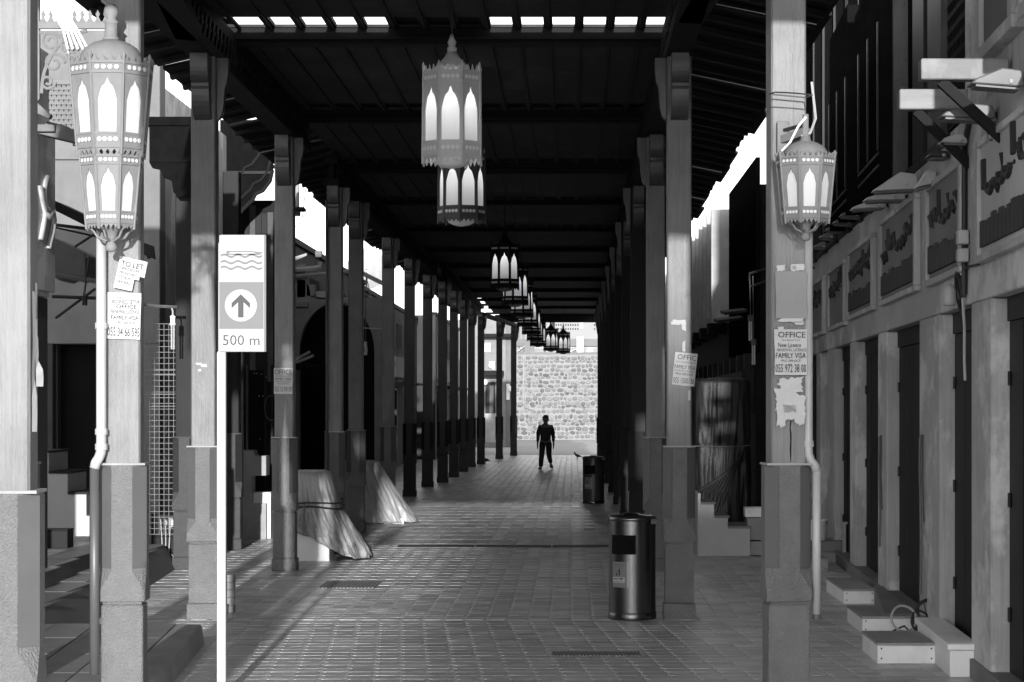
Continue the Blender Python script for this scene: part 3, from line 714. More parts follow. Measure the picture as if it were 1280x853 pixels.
# ------------------------------------------------------------------ bins
BINO = plain('bin_inner', .006, .9, spec=.1)
def bin_(D, xc, label, m, glyph=True):
    r = thing('litter_bin', label, 'bin', (PX(xc, D), D+.22, 0), 0, 'steel litter bins on the right')
    off(r, .22); n = 48; Rr = .222
    def ang(u): return -math.pi/2+u/Rr
    us = [Rr*math.pi*2*i/n-math.pi*Rr for i in range(n+1)]
    zs = [.07, .62, .80, .93]
    mb = MB()
    for z in zs:
        for u in us[:-1]: mb.v.append(Vector((Rr*math.cos(ang(u)), Rr*math.sin(ang(u)), z)))
    for j in range(3):
        for i in range(n):
            u = (us[i]+us[i+1])/2
            if j == 1 and -.235 < u < .028: continue
            a = j*n+i; b = j*n+(i+1) % n; mb.f.append((a, b, b+n, a+n))
    mb.build('shell', m, r, smooth=True, fix=False)
    lathe_part('liner', BINO, r, [(.2, .08), (.2, .60), (.19, .605)], 32)
    MB().lathe([(.217, .605), (.217, .915)], 32, close=False).build('inner_wall', BINO, r)
    lathe_part('base_ring', STEEL, r, [(.226, 0.004), (.228, .012), (.228, .065), (.224, .07)], 48)
    lathe_part('lid', m, r, [(.2, .925), (.228, .93), (.23, .945), (.226, .965), (.2, .98), (.09, .985), (.06, 1.0)], 48)
    box_part('lock', IRON, r, .17, .235, -.17, -.06, .9, .95)
    # rubbish showing in the opening
    for i in range(5):
        MB().tube([(-.1+.035*i, -.16, .6), (-.09+.035*i, -.15, .64+.012*(i % 3))], .015, 6).build('rubbish', (PAPER, IRON, PAPERG)[i % 3], r)
    a0, a1 = ang(-.235), ang(-.085)
    def plate(z0, z1, b0, b1, m_, dr, nm):
        q = MB(); k = 5
        for i in range(k+1):
            a = b0+(b1-b0)*i/k
            for z in (z0, z1): q.v.append(Vector(((Rr+dr)*math.cos(a), (Rr+dr)*math.sin(a), z)))
        for i in range(k): q.f.append((2*i, 2*i+2, 2*i+3, 2*i+1))
        return q.build(nm, m_, r, fix=False)
    plate(.31, .55, ang(-.215), ang(-.035), SIGNG, .003, 'label_plate'); plate(.31, .55, ang(-.055), ang(-.036), SIGNW, .0045, 'label_edge')
    plate(.355, .405, ang(-.205), ang(-.075), SIGNW, .005, 'label_strip')
    plate(.385, .395, ang(-.195), ang(-.14), INK, .0065, 'label_print'); plate(.385, .398, ang(-.13), ang(-.09), INK, .0065, 'label_print')
    for (u0, u1, z0, z1) in ((-.2, -.075, .522, .528), (-.2, -.075, .508, .512), (-.19, -.09, .365, .37)): plate(z0, z1, ang(u0), ang(u1), INKG, .0065, 'label_print')
    # person-dropping-litter pictogram
    plate(.44, .475, ang(-.137), ang(-.122), INK, .005, 'pictogram'); plate(.478, .49, ang(-.135), ang(-.124), INK, .005, 'pictogram')
    plate(.42, .44, ang(-.136), ang(-.130), INK, .005, 'pictogram'); plate(.42, .44, ang(-.128), ang(-.122), INK, .005, 'pictogram')
    plate(.46, .466, ang(-.16), ang(-.137), INK, .005, 'pictogram'); plate(.42, .445, ang(-.168), ang(-.153), INK, .005, 'pictogram')
    return r
bin_(9.35, 791, 'steel cylinder litter bin with label, near the right pillars', STEEL)
bin_(20.6, 742, 'dark litter bin far down the right row of pillars', STEELD)

# ------------------------------------------------------------------ right hand shop row
AF = math.atan(.08)
def FD(x): return 2.38/((x-CX)/F-.08)*math.sqrt(1.0064)     # distance along the facade seen at picture column x
def FZ(y, x): return EYE+(CY-y)*(FD(x)/math.sqrt(1.0064))/F
sr = thing('shop_row', 'grey plaster shop row on the right with recessed dark doors and dark timber upper floor', 'building', (2.38, 0, 0), -AF)
pil = [(5.55, 6.2), (FD(1240), FD(1215)), (FD(1175), FD(1150)), (FD(1109), FD(1098)), (FD(1070), FD(1063)), (FD(1043), FD(1035)), (FD(1026), FD(1021)), (15.6, 16.0)]
for i, (a, b) in enumerate(pil):
    MB().box(0, .5, a, b, 0, 2.77).build('pilaster', PLASTM, sr, bevel=.012)
box_part('wall', PLASTM, sr, 0.004, .5, 5.6, 16.5, 2.775, 4.2, bevel=.01)
box_part('wall', PLASTM, sr, .5, 3, 5.6, 16.5, -.01, 5.6, bevel=0)
box_part('sill', CONCD, sr, -.03, .45, 5.6, 16.4, -.01, .14)
for i in range(len(pil)-1):
    a, b = pil[i][1], pil[i+1][0]
    n = max(2, round((b-a)/.28))
    for k in range(n):
        y0 = a+(b-a)*k/n
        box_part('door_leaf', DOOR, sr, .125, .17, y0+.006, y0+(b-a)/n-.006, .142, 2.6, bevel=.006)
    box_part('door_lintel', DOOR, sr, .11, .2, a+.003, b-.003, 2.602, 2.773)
    for z in (.55, 1.35, 2.2):
        MB().tube([(.115, b-.04, z-.05), (.115, b-.04, z+.05)], .014, 6).build('hinge', IRON, sr)
    MB().box(.095, .122, a+.1, a+.14, 1.12, 1.24).build('lock', STEEL, sr, bevel=.004)
    MB().tube([(.11, a+.12, 1.24), (.09, a+.12, 1.29), (.09, a+.16, 1.3), (.115, a+.17, 1.26)], .008, 6).build('hasp', IRON, sr)
# upper floor: dark boarding, posts, a mesh panel and a framed shutter
W_BLK = mat('shade_blackened_wood', .008, .9, spec=0., var=.3, streak=.3)  # near-black wood, the shade of an overhang put into the colour
box_part('upper_wall', W_BLK, sr, .06, .4, 7.45, 11.2, 4.2, 6.6); box_part('upper_wall', W_BLK, sr, .06, .4, 11.201, 16.5, 4.2, 8.3)
box_part('upper_wall', PLASTM, sr, .05, .4, 6.0, 7.449, 4.2, 5.59)
box_part('floor_beam', W_PILD, sr, -.02, .1, 8.0, 16.5, 4.12, 4.2)
def post(x0, x1, m, d=.05, z0=4.2): box_part('upper_post', m, sr, -d, .062, FD(x1), FD(x0), z0, 6.55 if x0 > 1085 else 8.2)
for x0, x1, m, d, z0 in ((1209, 1226, PLASTM, .01, 4.2), (1160, 1177, W_OLD, .0, 4.2), (1144, 1158, W_PILD, .02, 4.2), (1121, 1128, W_OLD, .08, 4.02), (1104, 1112, W_PILD, .04, 4.1), (1089, 1097, W_PILD, .03, 4.1),
                        (1076, 1080, W_PILD, .03, 4.1), (1062, 1066, W_DARK, .05, 4.1), (1046, 1049, W_PILD, .04, 4.1), (1032, 1035, W_PILD, .04, 4.1), (1020, 1022, W_PILD, .04, 4.1)):
    post(x0, x1, m, d, z0)
mb = MB(); a, b = FD(1208), FD(1179)
for i in range(14): mb.bar((.04, a+(b-a)*i/14, 4.25), (.04, a+(b-a)*(i+1)/14, 4.25+0.01), .01, .01)
for i in range(16):
    y = a+(b-a)*i/15; mb.tube([(.045+.006*(-1)**j, y+.008*(-1)**j, 4.25+j*.06) for j in range(27)], .005, 4)
tag(mb.build('mesh_panel', W_PILD, sr, fix=False), kind='stuff')
wd0, wd1 = 6.0, FD(1229)
for y0, y1 in ((wd0, 6.42), (6.5, wd1)):
    fr = box_part('shutter_frame', PLASTM, sr, -.05, .06, y0, y1, 4.47, 4.56)
    box_part('shutter_stile', PLASTM, sr, -.05, .06, y1-.07, y1-.001, 4.562, 5.8); box_part('shutter_stile', PLASTM, sr, -.05, .06, y0+.001, y0+.07, 4.562, 5.8)
    box_part('shutter_panel', PLAST, sr, -.015, .05, y0+.072, y1-.072, 4.562, 5.8)
# bays projecting from the dark upper floor
for x0, x1 in ((1098, 1127), (1058, 1082)):
    a, b = FD(x1), FD(x0)
    bay = box_part('bay', W_BLK, sr, -.2, .058, a, b, 4.16, 6.5)
    for z in (4.3, 4.42): box_part('bay_rail', W_PILD, bay, -.215, -.201, a+.01, b-.01, z, z+.03)
    for k in range(3): box_part('bay_stile', W_PILD, bay, -.22, -.201, a+.02+(b-a-.08)*k/2, a+.06+(b-a-.08)*k/2, 4.46, 5.7)
# timber stubs, each with its brace
for px0, px1, py0, py1, w_ in ((1152, 1255, 75, 101, 0), (1125, 1210, 113, 138, 0)):
    D = FD(px1); zt, zb = FZ(py0, px1), FZ(py1, px1); L = (px1-px0)*D/F*1.02
    st = tag(box_part('timber_stub', W_PALE, None, -L, .02, -.07, .07, zb, zt, bevel=.008), 'upper pale timber end jutting from the right shop wall above the large lamp' if px1 > 1230 else 'lower pale timber end jutting from the right shop wall below the other stub', 'timber', 'timber ends on the right wall')
    st.location = sr.location+Matrix.Rotation(-AF, 3, 'Z') @ Vector((0, D, 0)); 
    MB().bar((-L*.75, 0, zb-.005), (.02, 0, zb-.42), .06, .07).build('brace', W_DARK, st)
def on_face(x, off=0): return sr.location+Matrix.Rotation(-AF, 3, 'Z') @ Vector((off, FD(x), 0))
# shop signs
def letters(root, a, b, z0, z1, seed, m, y=-.03):
    """relief strokes of cursive lettering running along local y from a to b"""
    rr = random.Random(seed); n = max(3, int((b-a)/.11)); h = z1-z0
    for i in range(n):
        y0 = a+(b-a)*(i+.5)/n; w_ = (b-a)/n*.9; k = rr.randrange(5)
        zb = z0+h*.3+h*.35*(1-i/n)*rr.uniform(.5, 1.1)
        if k == 0: pts = [(y, y0, zb), (y, y0+.01, zb+h*.5)]
        elif k == 1: pts = [(y, y0+w_*.55*math.cos(t), zb+h*.02+h*.16*math.sin(t)) for t in [math.pi*(1+j/7) for j in range(8)]]
        elif k == 2: pts = [(y, y0+w_*.3*math.cos(t), zb+h*.1+h*.12*math.sin(t)) for t in [2*math.pi*j/9 for j in range(9)]]
        elif k == 3: pts = [(y, y0+w_*.5, zb), (y, y0, zb-h*.02), (y, y0-w_*.4, zb-h*.16), (y, y0-w_*.6, zb-h*.2)]
        else: pts = [(y, y0+w_*.5, zb+h*.2), (y, y0+w_*.1, zb+h*.22), (y, y0-.01, zb), (y, y0-w_*.5, zb)]
        MB().tube(pts, .03, 6).build('relief_letter', m, root)
        if rr.random() < .6: MB().tube([(y-.01, y0, zb-h*.12 if rr.random() < .5 else zb+h*.3), (y+.02, y0, zb-h*.12)], .016, 5).build('letter_dot', m, root)
RELD = mat('sign_relief_paint', .02, .6, var=.3)
def shop_sign(x0, x1, z0, z1, label, m, seed, strip=True, frame=PLASTM):
    a, b = FD(x1), FD(x0); h = z1-z0
    r = thing('shop_sign', label, 'sign', sr.location+Matrix.Rotation(-AF, 3, 'Z') @ Vector((0, a, 0)), -AF, 'signs above the right shop doors')
    L = b-a
    box_part('board', m, r, -.03, .003, .04, L-.04, z0+.04, z1-.04)
    for q in ((-.06, .003, 0, L, z0, z0+.05), (-.06, .003, 0, L, z1-.05, z1)): box_part('frame', frame, r, *q)
    for q in ((-.06, .003, .001, .05, z0+.051, z1-.051), (-.06, .003, L-.05, L-.001, z0+.051, z1-.051)): box_part('frame', PIPE, r, *q)
    letters(r, .08, L-.08, z0+h*.42, z1-.08, seed, RELD)
    if strip:
        n = max(4, int(L/.09))
        for k in range(n):
            y0 = .08+(L-.16)*k/n; rr = random.Random(seed*31+k)
            MB().box(-.055, -.031, y0+.006, y0+(L-.16)/n-.006, z0+.10, z0+.10+h*(.2+.08*rr.random())).build('relief_block', RELD, r, bevel=.004)
    return r
SIGA = mat('sign_board_grey', .55, .75, var=.2, scale=2, streak=.2, stain=.4, stainv=.5); SIGB = mat('sign_board_dark', .2, .75, var=.25, scale=2, streak=.2)
shop_sign(1229, 1302, 3.03, 3.9, 'large grey shop sign with dark script, cut by the right edge', SIGA, 5)
shop_sign(1164, 1209, 3.02, 3.88, 'dark framed shop sign beside the electrical boxes', SIGB, 11)
shop_sign(1105, 1151, 3.03, 3.9, 'dark framed shop sign below the three stacked pale lamps', SIGB, 17)
shop_sign(1064, 1096, 3.03, 3.85, 'dim shop sign next to the one below the stacked pale lamps', SIGB, 23)
shop_sign(1039, 1060, 3.0, 3.8, 'dark shop sign with two black openings further down the right row', SIGB, 29, False)
shop_sign(1017, 1033, 3.0, 3.8, 'farthest dark shop sign beside the front right pillar', SIGB, 37, False)
# sign lamps reaching out from the wall
def sign_lamp(px0, px1, py, label, m, hgt=.1, x_at=None, droop=0, bulb=False):
    D = FD(px1); L = (px1-px0)*D/F; z = FZ(py, px1)
    r = thing('sign_lamp', label, 'lamp', sr.location+Matrix.Rotation(-AF, 3, 'Z') @ Vector((0, D, z)), -AF+.08, 'floodlights above the right shop signs')
    hs = hgt
    mb = MB(); w_ = .11
    # wedge shaped housing
    p = [(-L, -.01-droop), (-L+.03, .02-droop), (-L*.45, hs*.55), (-L*.12, hs*.45), (-L*.06, -.02), (-L*.12, -hs*.2)]
    mb.prism(p, -w_, w_, 'y'); mb.build('housing', m, r, bevel=.008)
    MB().prism([(-L+.03, -.016-droop), (-L*.14, -hs*.24), (-L*.14, -hs*.24-.012), (-L+.03, -.028-droop)], -w_+.012, w_-.012, 'y').build('glass', LGR, r)
    MB().tube([(-L*.13, 0, 0), (-L*.02, 0, .02), (.04, 0, -.05)], .016, 6).build('arm', IRON, r)
    MB().lathe([(.012, -.012), (.016, 0), (.012, .012)], 8, (-L*.3, -w_-.002)).build('pivot', PIPE, r)
    if bulb: MB().lathe([(.01, -.17), (.035, -.15), (.04, -.1), (.025, -.05), (.02, -.03)], 10, (-.03, 0)).build('bulb_globe', PLAST, r, smooth=True)
    return r
LGR = mat('grey_lamp_housing', .11, .5, var=.2); 
sign_lamp(1211, 1281, 105, 'large dark wedge lamp cut by the right edge under the upper timber end', LGR, .16)
sign_lamp(1174, 1246, 146, 'dark wedge lamp with a white globe under the lower timber end', LGR, .14, bulb=True)
sign_lamp(1173, 1209, 178, 'small pale pointed lamp over the dark framed sign', PIPE, .1)
sign_lamp(1157, 1186, 196, 'small dark flat lamp left of the pale pointed one', IRON, .07)
sign_lamp(1142, 1171, 226, 'pale lamp tilted towards the wall above the second dark sign', PIPE, .14, droop=.06)
sign_lamp(1090, 1150, 232, 'uppermost of three stacked pale flat lamps', PIPE, .2, droop=.05)
sign_lamp(1079, 1134, 248, 'middle of three stacked pale flat lamps', PIPE, .12, droop=.02)
sign_lamp(1063, 1110, 258, 'lowest of three stacked pale flat lamps', PIPE, .1, droop=.03)
for (px0, px1, py), nm in zip(((1049, 1078, 270), (1040, 1068, 279), (1031, 1056, 288), (1023, 1045, 297), (1016, 1034, 309)), ('first', 'second', 'third', 'fourth', 'last')):
    sign_lamp(px0, px1, py, nm+' dark wedge lamp of the dim row beyond the three stacked pale lamps', LGR, .12)
# electrical boxes, conduit, cable loop and socket
r = thing('electrical_boxes', 'two pale electrical boxes on a grey conduit between the shop signs', 'electrical box', on_face(1211), -AF)
for y0, y1 in ((288, 306), (311, 328)): box_part('box', PIPE, r, -.09, -.005, -.06, .06, FZ(y1, 1211), FZ(y0, 1211), bevel=.008)
MB().tube([(-.02, .09, 2.85), (-.02, .09, FZ(190, 1207)), (-.02, .04, FZ(183, 1207)+.03), (-.02, -.25, FZ(172, 1207)+.12)], .022, 8).build('conduit', IRON, r)
MB().tube([(-.03, .16, 2.95), (-.03, .16, FZ(195, 1207))], .02, 8).build('conduit', PIPE, r)
r = thing('cable_loop', 'thick looped cable with a pale lamp holder hanging below the boxes', 'cable', on_face(1206), -AF)
MB().tube([(-.03-.02*math.sin(t), .14*math.cos(t)+.02, FZ(366, 1206)+.15*math.sin(t)) for t in [R(-100+27*i) for i in range(12)]], .022, 8).build('loop', IRON, r)
MB().lathe([(.045, -.02), (.052, 0), (.052, .1), (.03, .14), (.0, .145)], 12, (-.1, .14)).build('holder', PIPE, r, loc=(0, 0, FZ(378, 1206)), smooth=True)
MB().tube([(-.03, -.1, 2.83), (-.02, -.13, 2.6), (-.025, -.16, 2.35), (-.02, -.17, 2.2)], .012, 6).build('cable_tail', PIPE, r)
MB().tube([(-.02, .1, FZ(340, 1206)), (-.02, -.4, FZ(340, 1206)+.02), (-.02, -.9, FZ(330, 1206)-.06), (-.02, -1.3, FZ(330, 1206)+.1)], .009, 6).build('cable_tail', IRON, r)
for px_, label, z0, z1 in ((1155, 'thin rope tied beside the second door from the right', .35, 1.75), (1103, 'thin rope tied beside the third door from the right', .55, 1.7)):
    r = thing('rope', label, 'rope', on_face(px_), -AF, 'ropes beside the right doors')
    MB().tube([(-.015, 0, z1), (-.03, .03, z1-.02), (-.03, .04, z1-.3), (-.02, .03, z0+.4), (-.025, .05, z0)], .013, 6).build('strand', PLAST, r)
    MB().tube([(-.015, -.0, z1), (-.02, -.05, z1-.4), (-.02, -.16, z1-.75)], .008, 6).build('strand', PIPED, r)
# boxes, bench and steps at the foot of the row
def wood_box(x0, x1, y0, y1, z0, z1, label, name='white_box', m=WHITE, lid=True, cat='box'):
    r = thing(name, label, cat, ((x0+x1)/2, (y0+y1)/2, z0), 0, 'white painted boxes along the right shops')
    hx, hy, h = (x1-x0)/2, (y1-y0)/2, z1-z0
    box_part('body', m, r, -hx, hx, -hy, hy, 0, h-.022, bevel=.003)
    box_part('top_board', CONC, r, -hx-.006, hx+.006, -hy-.006, hy+.006, h-.021, h, bevel=.003)
    for sx in (-1, 1):
        for q in (.25, .72): MB().lathe([(.007, 0), (.007, .003)], 6).build('nail', IRON, r).matrix_local = Matrix.Translation((sx*(hx-.03), -hy-.001, h*q)) @ Matrix.Rotation(R(90), 4, 'X')
    return r
wood_box(2.38, 2.83, 7.79, 8.2, 0, .165, 'nearest low white wooden box, against the bench end')
wood_box(2.56, 3.03, 8.82, 9.3, 0, .155, 'low white wooden box with the coiled hoses behind it')
wood_box(2.76, 3.08, 10.16, 10.85, 0, .15, 'low pale box by the third door, third from the front')
wood_box(2.55, 3.1, 12.1, 12.7, 0, .17, 'pale box step far down the right row beside the white pipe', m=CONC)
r = thing('low_bench', 'long white box bench with a thick top along the right shop wall', 'bench', (2.9, 7.4, 0), -AF)
box_part('body', WHITE, r, -.105, .098, 0, .9, 0, .20, bevel=.004); box_part('top', WHITE, r, -.125, .11, -.012, .92, .201, .25, bevel=.006)
r = thing('door_step', 'grey concrete threshold step in front of the third door', 'step', on_face(1120), -AF)
MB().prism([(-.32, -.85), (.0, -.85), (.0, .55), (-.1, .55)], 0, .16, 'z').build('slab', CONCD, r, bevel=.01)
r = thing('door_step', 'two-level grey step by the bucket at the far right doors', 'step', (PX(1040, 12.95), 12.95, 0))
box_part('slab', CONC, r, -.35, .3, -.15, .4, 0, .13); box_part('slab', CONCD, r, -.3, .3, 0, .4, .131, .26)
box_part('rail', PIPE, r, .1, .14, -.16, -.12, 0, .5); box_part('rail', PIPE, r, .1, .3, -.16, -.12, .5, .53)
r = thing('bucket', 'pale bucket standing on the far grey step behind the white pipe', 'bucket', (PX(1024, 12.95), 13.05, .262))
MB().lathe([(.1, 0), (.105, .01), (.13, .24), (.137, .245), (.137, .265), (.128, .265), (.1, .03)], 20).build('pail', WHITE, r, smooth=True)
MB().tube([(.135*math.cos(t), -.02-.06*math.sin(t), .26-.1*math.sin(t)) for t in [math.pi*i/10 for i in range(11)]], .005, 5).build('handle', IRON, r)
r = thing('hose_coil', 'coiled pale hose with a black wheel rim lying behind the near white box', 'hose', (PX(1137, 8.6), 8.6, .02))
def ring(cx, cy, cz, rr, th, m, tilt, n=20, name='coil'):
    M_ = Matrix.Translation((cx, cy, cz)) @ Matrix.Rotation(tilt, 3, 'Z').to_4x4() @ Matrix.Rotation(R(72), 4, 'X')
    MB().tube([M_ @ Vector((rr*math.cos(2*math.pi*i/n), rr*math.sin(2*math.pi*i/n), .006*math.sin(i))) for i in range(n+1)], th, 6).build(name, m, r)
ring(-.05, 0, .16, .115, .011, PIPE, .3); ring(.16, .06, .17, .155, .016, IRON, -.9, name='wheel_rim'); ring(.1, .05, .13, .1, .01, IRON, .6)
MB().tube([(-.15, -.05, .06), (-.05, -.03, .1), (.02, .0, .03), (.09, .02, .1), (.2, .0, .03)], .009, 6).build('coil', IRON, r)
for an in range(6): MB().bar((.16, .06, .17), (.16+.09*math.cos(an), .06+.1*math.cos(an), .17+.14*math.sin(an)), .006).build('spoke', IRON, r)

# unseen block added behind the viewer to shade the arcade's lower right
tw = thing('shade_tower', 'added tall plaster block, unseen behind the viewpoint, shading the lower right', 'building', (3.4, -62, 0))
box_part('wall', PLASTM, tw, 0, 16, -10, 0, 0, 24.4, bevel=0); box_part('parapet', PLASTM, tw, -.001, 16, -.3, .001, 24.401, 25.1, bevel=0)
for i in range(5):
    for j in range(6): box_part('window', DOOR, tw, 1.2+3*i, 2.6+3*i, .002, .06, 2+3.6*j, 4+3.6*j, bevel=0)

# ------------------------------------------------------------------ right lane beyond: stair, tarpaulin stall, finned house
r = thing('white_stair', 'pale concrete steps seen from the side beside the dark tarpaulin stall', 'steps', (PX(872, 13.4), 13.4, 0))
k = 13.4/F
MB().prism([(0, 0), (66*k, 0), (66*k, 35*k), (38*k, 35*k), (38*k, 48*k), (21*k, 48*k), (21*k, 65*k), (4*k, 65*k), (4*k, 79*k), (0, 79*k)], 0, 1.1, 'y').build('flight', PIPE, r, bevel=.006)
for a, b, z in ((38, 66, 35), (21, 39, 48), (4, 22, 65)): MB().box(a*k+.001, b*k+.01, -.012, 1.1, z*k+.001, z*k+.03).build('tread', CONCD, r, bevel=.004)
for x0, x1, y0, y1, lb in ((937.5, 956, 677, 694.5, 'bottom pale block of the stack beside the pale steps'), (936.5, 956, 648, 675.5, 'middle pale block of the stack beside the pale steps'), (934, 957, 635, 647, 'flat topmost block of the stack beside the pale steps')):
    o = MB().box(-(x1-x0)*k/2, (x1-x0)*k/2, -.18, .18, 0, (y1-y0)*k).build('stacked_block', WHITE if y0 < 640 else CONC, bevel=.006)
    o.location = (PX((x0+x1)/2, 13.3), 13.5, PZ(y1, 13.4)); tag(o, lb, 'block', 'stacked blocks on the right lane')

def dense(rg, k=3):
    out = []
    for A, B in zip(rg[:-1], rg[1:]):
        for i in range(k):
            t = i/k; z0, z1 = A[4], B[4]
            z = (lambda z0, z1, t: lambda a: (z0(a) if callable(z0) else z0)*(1-t)+(z1(a) if callable(z1) else z1)*t)(z0, z1, t) if callable(z0) or callable(z1) else z0+(z1-z0)*t
            out.append(tuple(p+(q-p)*t for p, q in zip(A[:4], B[:4]))+(z, A[5]+(B[5]-A[5])*t, A[6]+(B[6]-A[6])*t))
    return out+[rg[-1]]
def cloth(name, label, cat, loc, D0, rings, m, n=72, fold=.03, seed=0, base=None, rope=None):
    """rings: (cx, cy, hx, hy, z, fold amount, roundness); z may be a function of the angle"""
    r = off(thing(name, label, cat, loc), loc[1]-D0)
    mb = MB()
    for j, (cx, cy, hx, hy, z, fa, sq) in enumerate(rings):
        for i in range(n):
            a = 2*math.pi*i/n; ca, sa = math.cos(a), math.sin(a)
            e = 1/(abs(ca)**sq+abs(sa)**sq)**(1/sq)
            th = a*hx*2.2; tt = j/(len(rings)-1)
            rd = lambda u, v, k: 1-2.6*abs(noise.noise(Vector((u+seed, v, k))))
            f1 = .7*noise.noise(Vector((ca*2.2+seed, sa*2.2, tt*1.5)))+.5*rd(ca*4+tt*1.2, sa*4, tt*.7)+.42*rd(ca*7-tt*2.2, sa*7, 5+tt)+.3*rd(ca*12+tt*5, sa*12, 9+tt*4)
            q = e*(1+fa*f1*2)
            zz = z(a) if callable(z) else z
            mb.v.append(Vector((cx+hx*ca*q, cy+hy*sa*q, zz+.02*fa*10*noise.noise(Vector((ca*5, sa*5, j+seed))))))
    for j in range(len(rings)-1):
        for i in range(n):
            a = j*n+i; b = j*n+(i+1) % n; mb.f.append((a, b, b+n, a+n))
    mb.f.append(tuple((len(rings)-1)*n+i for i in range(n)))
    o = mb.build('cover', m, r, smooth=True)
    sol = o.modifiers.new('thick', 'SOLIDIFY'); sol.thickness = .006
    return r
# tied tarpaulin
Dt = 12.95; kt = Dt/F
def zlow(a):
    return .03+.36*max(0, math.cos(a+2.25))**1.6
def blend(a, b, t): return tuple(p+(q-p)*t for p, q in zip(a, b))
top, mid, low = (-.1, 0, .27, .36, 1.12, .02, 4), (-.06, 0, .36, .40, .66, .07, 3.2), (.05, 0, .52, .5, .0, .12, 2.4)
rg = [(*low[:4], lambda a: zlow(a), low[5], low[6])]
for t in (.12, .25, .4, .55, .7, .85):
    b = blend(low, mid, t); rg.append((*b[:4], (lambda t: lambda a: zlow(a)*(1-t)+.66*t)(t), *b[5:]))
rg.append((*mid[:4], .66, .035, mid[6])); 
for t in (.2, .4, .6, .8): rg.append(blend((*mid[:5], .06, mid[6]), top, t))
rg.append(top); rg.append((-.1, 0, .25, .33, 1.15, .02, 4)); rg.append((-.1, 0, .2, .2, 1.17, .05, 3)); rg.append((-.1, 0, .05, .05, 1.17, .0, 2))
cl = cloth('covered_stall', 'grey tarpaulin tied with rope over a stall behind the office poster pillar', 'tarpaulin', (PX(392, Dt), Dt+.45, 0), Dt, dense(rg), TARP, 170, seed=3.1)
pts = []
for i in range(49):
    a = 2*math.pi*i/48; ca, sa = math.cos(a), math.sin(a); e = 1/(abs(ca)**3.2+abs(sa)**3.2)**(1/3.2)
    f1 = noise.noise(Vector((ca*2.6+3.1, sa*2.6, .33)))
    pts.append((-.06+.395*ca*e, .435*sa*e, .69+.02*math.sin(3*a)))
MB().tube(pts, .014, 6).build('rope', ROPE, cl)
MB().tube([(p[0]*1.01, p[1]*1.01, p[2]+.05+.09*max(0, p[0])) for p in pts], .012, 6).build('rope', ROPE, cl)
MB().tube([(-.12, -.47, .72), (-.125, -.48, .6), (-.12, -.47, .5)], .014, 6).build('rope_end', PLAST, cl)
off(tag(box_part('white_box', CLOTHW, None, -.36, .24, -.38, .2, 0, .36), 'white box peeping out under the tied tarpaulin', 'box'), .42).location = (PX(388, Dt), Dt+.42, 0)
Dq = 17.1
top, low = (-.25, 0, .3, .3, 1.05, .02, 3), (.08, 0, .58, .5, .03, .07, 2.6)
rg = [(*low[:4], .02, *low[5:])]+[blend(low, top, t) for t in (.15, .3, .45, .6, .75, .9)]+[top, (-.25, 0, .2, .2, 1.08, .02, 3), (-.25, 0, .05, .05, 1.08, 0, 2)]
cloth('covered_stall', 'plain grey tarpaulin sloping over a stall behind the close pair of pillars', 'tarpaulin', (PX(466, Dq), Dq+.5, 0), Dq, dense(rg, 4), TARP, 170, seed=8.7)
off(tag(box_part('white_box', CLOTHW, None, -.25, .3, -.2, .2, 0, .09), 'white board edge under the corner of the plain tarpaulin', 'box'), .3).location = (PX(482, Dq), Dq+.3, 0)
# tall dark tarpaulin stall on the right
Dk = 14.6
rg = [(0, 0, .40, .45, z, f, 7) for z, f in ((.0, .05), (.35, .045), (.7, .04), (1.0, .045), (1.25, .03), (1.42, .012), (1.5, .035), (1.7, .03), (1.95, .025), (2.2, .015), (2.38, .01))]+[(0, 0, .36, .4, 2.42, .01, 6), (0, 0, .05, .05, 2.43, 0, 2)]
ck = cloth('covered_stall', 'tall stall wrapped in black wrinkled tarpaulin behind the pale steps', 'tarpaulin', (PX(904, Dk), Dk+.45, 0), Dk, dense(rg, 4), TARPD, 190, seed=5.5)
MB().tube([(-.41, -.465, 1.43), (0, -.475, 1.42), (.41, -.465, 1.44)], .008, 5).build('tie_line', PIPED, ck)
for k_ in range(9):     # long creases fanning down from the tie
    a = -.15+.05*k_
    MB().tube([(.3, -.46, 1.38-.02*k_), (.18-.05*k_, -.475, 1.1-.03*k_), (.05-.06*k_, -.47, .75), (-.05-.05*k_, -.47, .45)], [.006, .018, .02, .006], 6).build('crease', TARPD, ck, smooth=True)
# finned timber house
fh = thing('finned_house', 'timber house with pale upright fins along the right lane under the eaves', 'building', (3.0, 0, 0))
box_part('wall', W_DARK, fh, .05, 3, 16.6, 40, 0, 5.7, bevel=0)
box_part('eave_wall', mat('black_eave_wood', .006, .9, spec=0.), fh, -.02, .05, 16.2, 19.0, 2.9, 6.05)
for i in range(26):
    y = 19.1+i*.62; zt = 5.78+.03*((i*7) % 5)
    box_part('fin', W_FIN, fh, -.34, .049, y, y+.06, 3.62+.12*(i % 2), zt)
    box_part('fin_board', W_OLD, fh, .03, .049, y+.06, y+.618, 3.7, zt-.05)
    if i % 2: box_part('fin_foot', W_DARK, fh, -.3, .028, y+.07, y+.3, 3.45, 3.66)
for i in range(14):
    box_part('lower_stake', W_PILD, fh, -.12, .048, 15.4+i*.75+1.3, 15.4+i*.75+1.42, 1.9, 2.9)
box_part('lower_rail', W_PILD, fh, -.16, -.121, 16.7, 27, 2.35, 2.6)
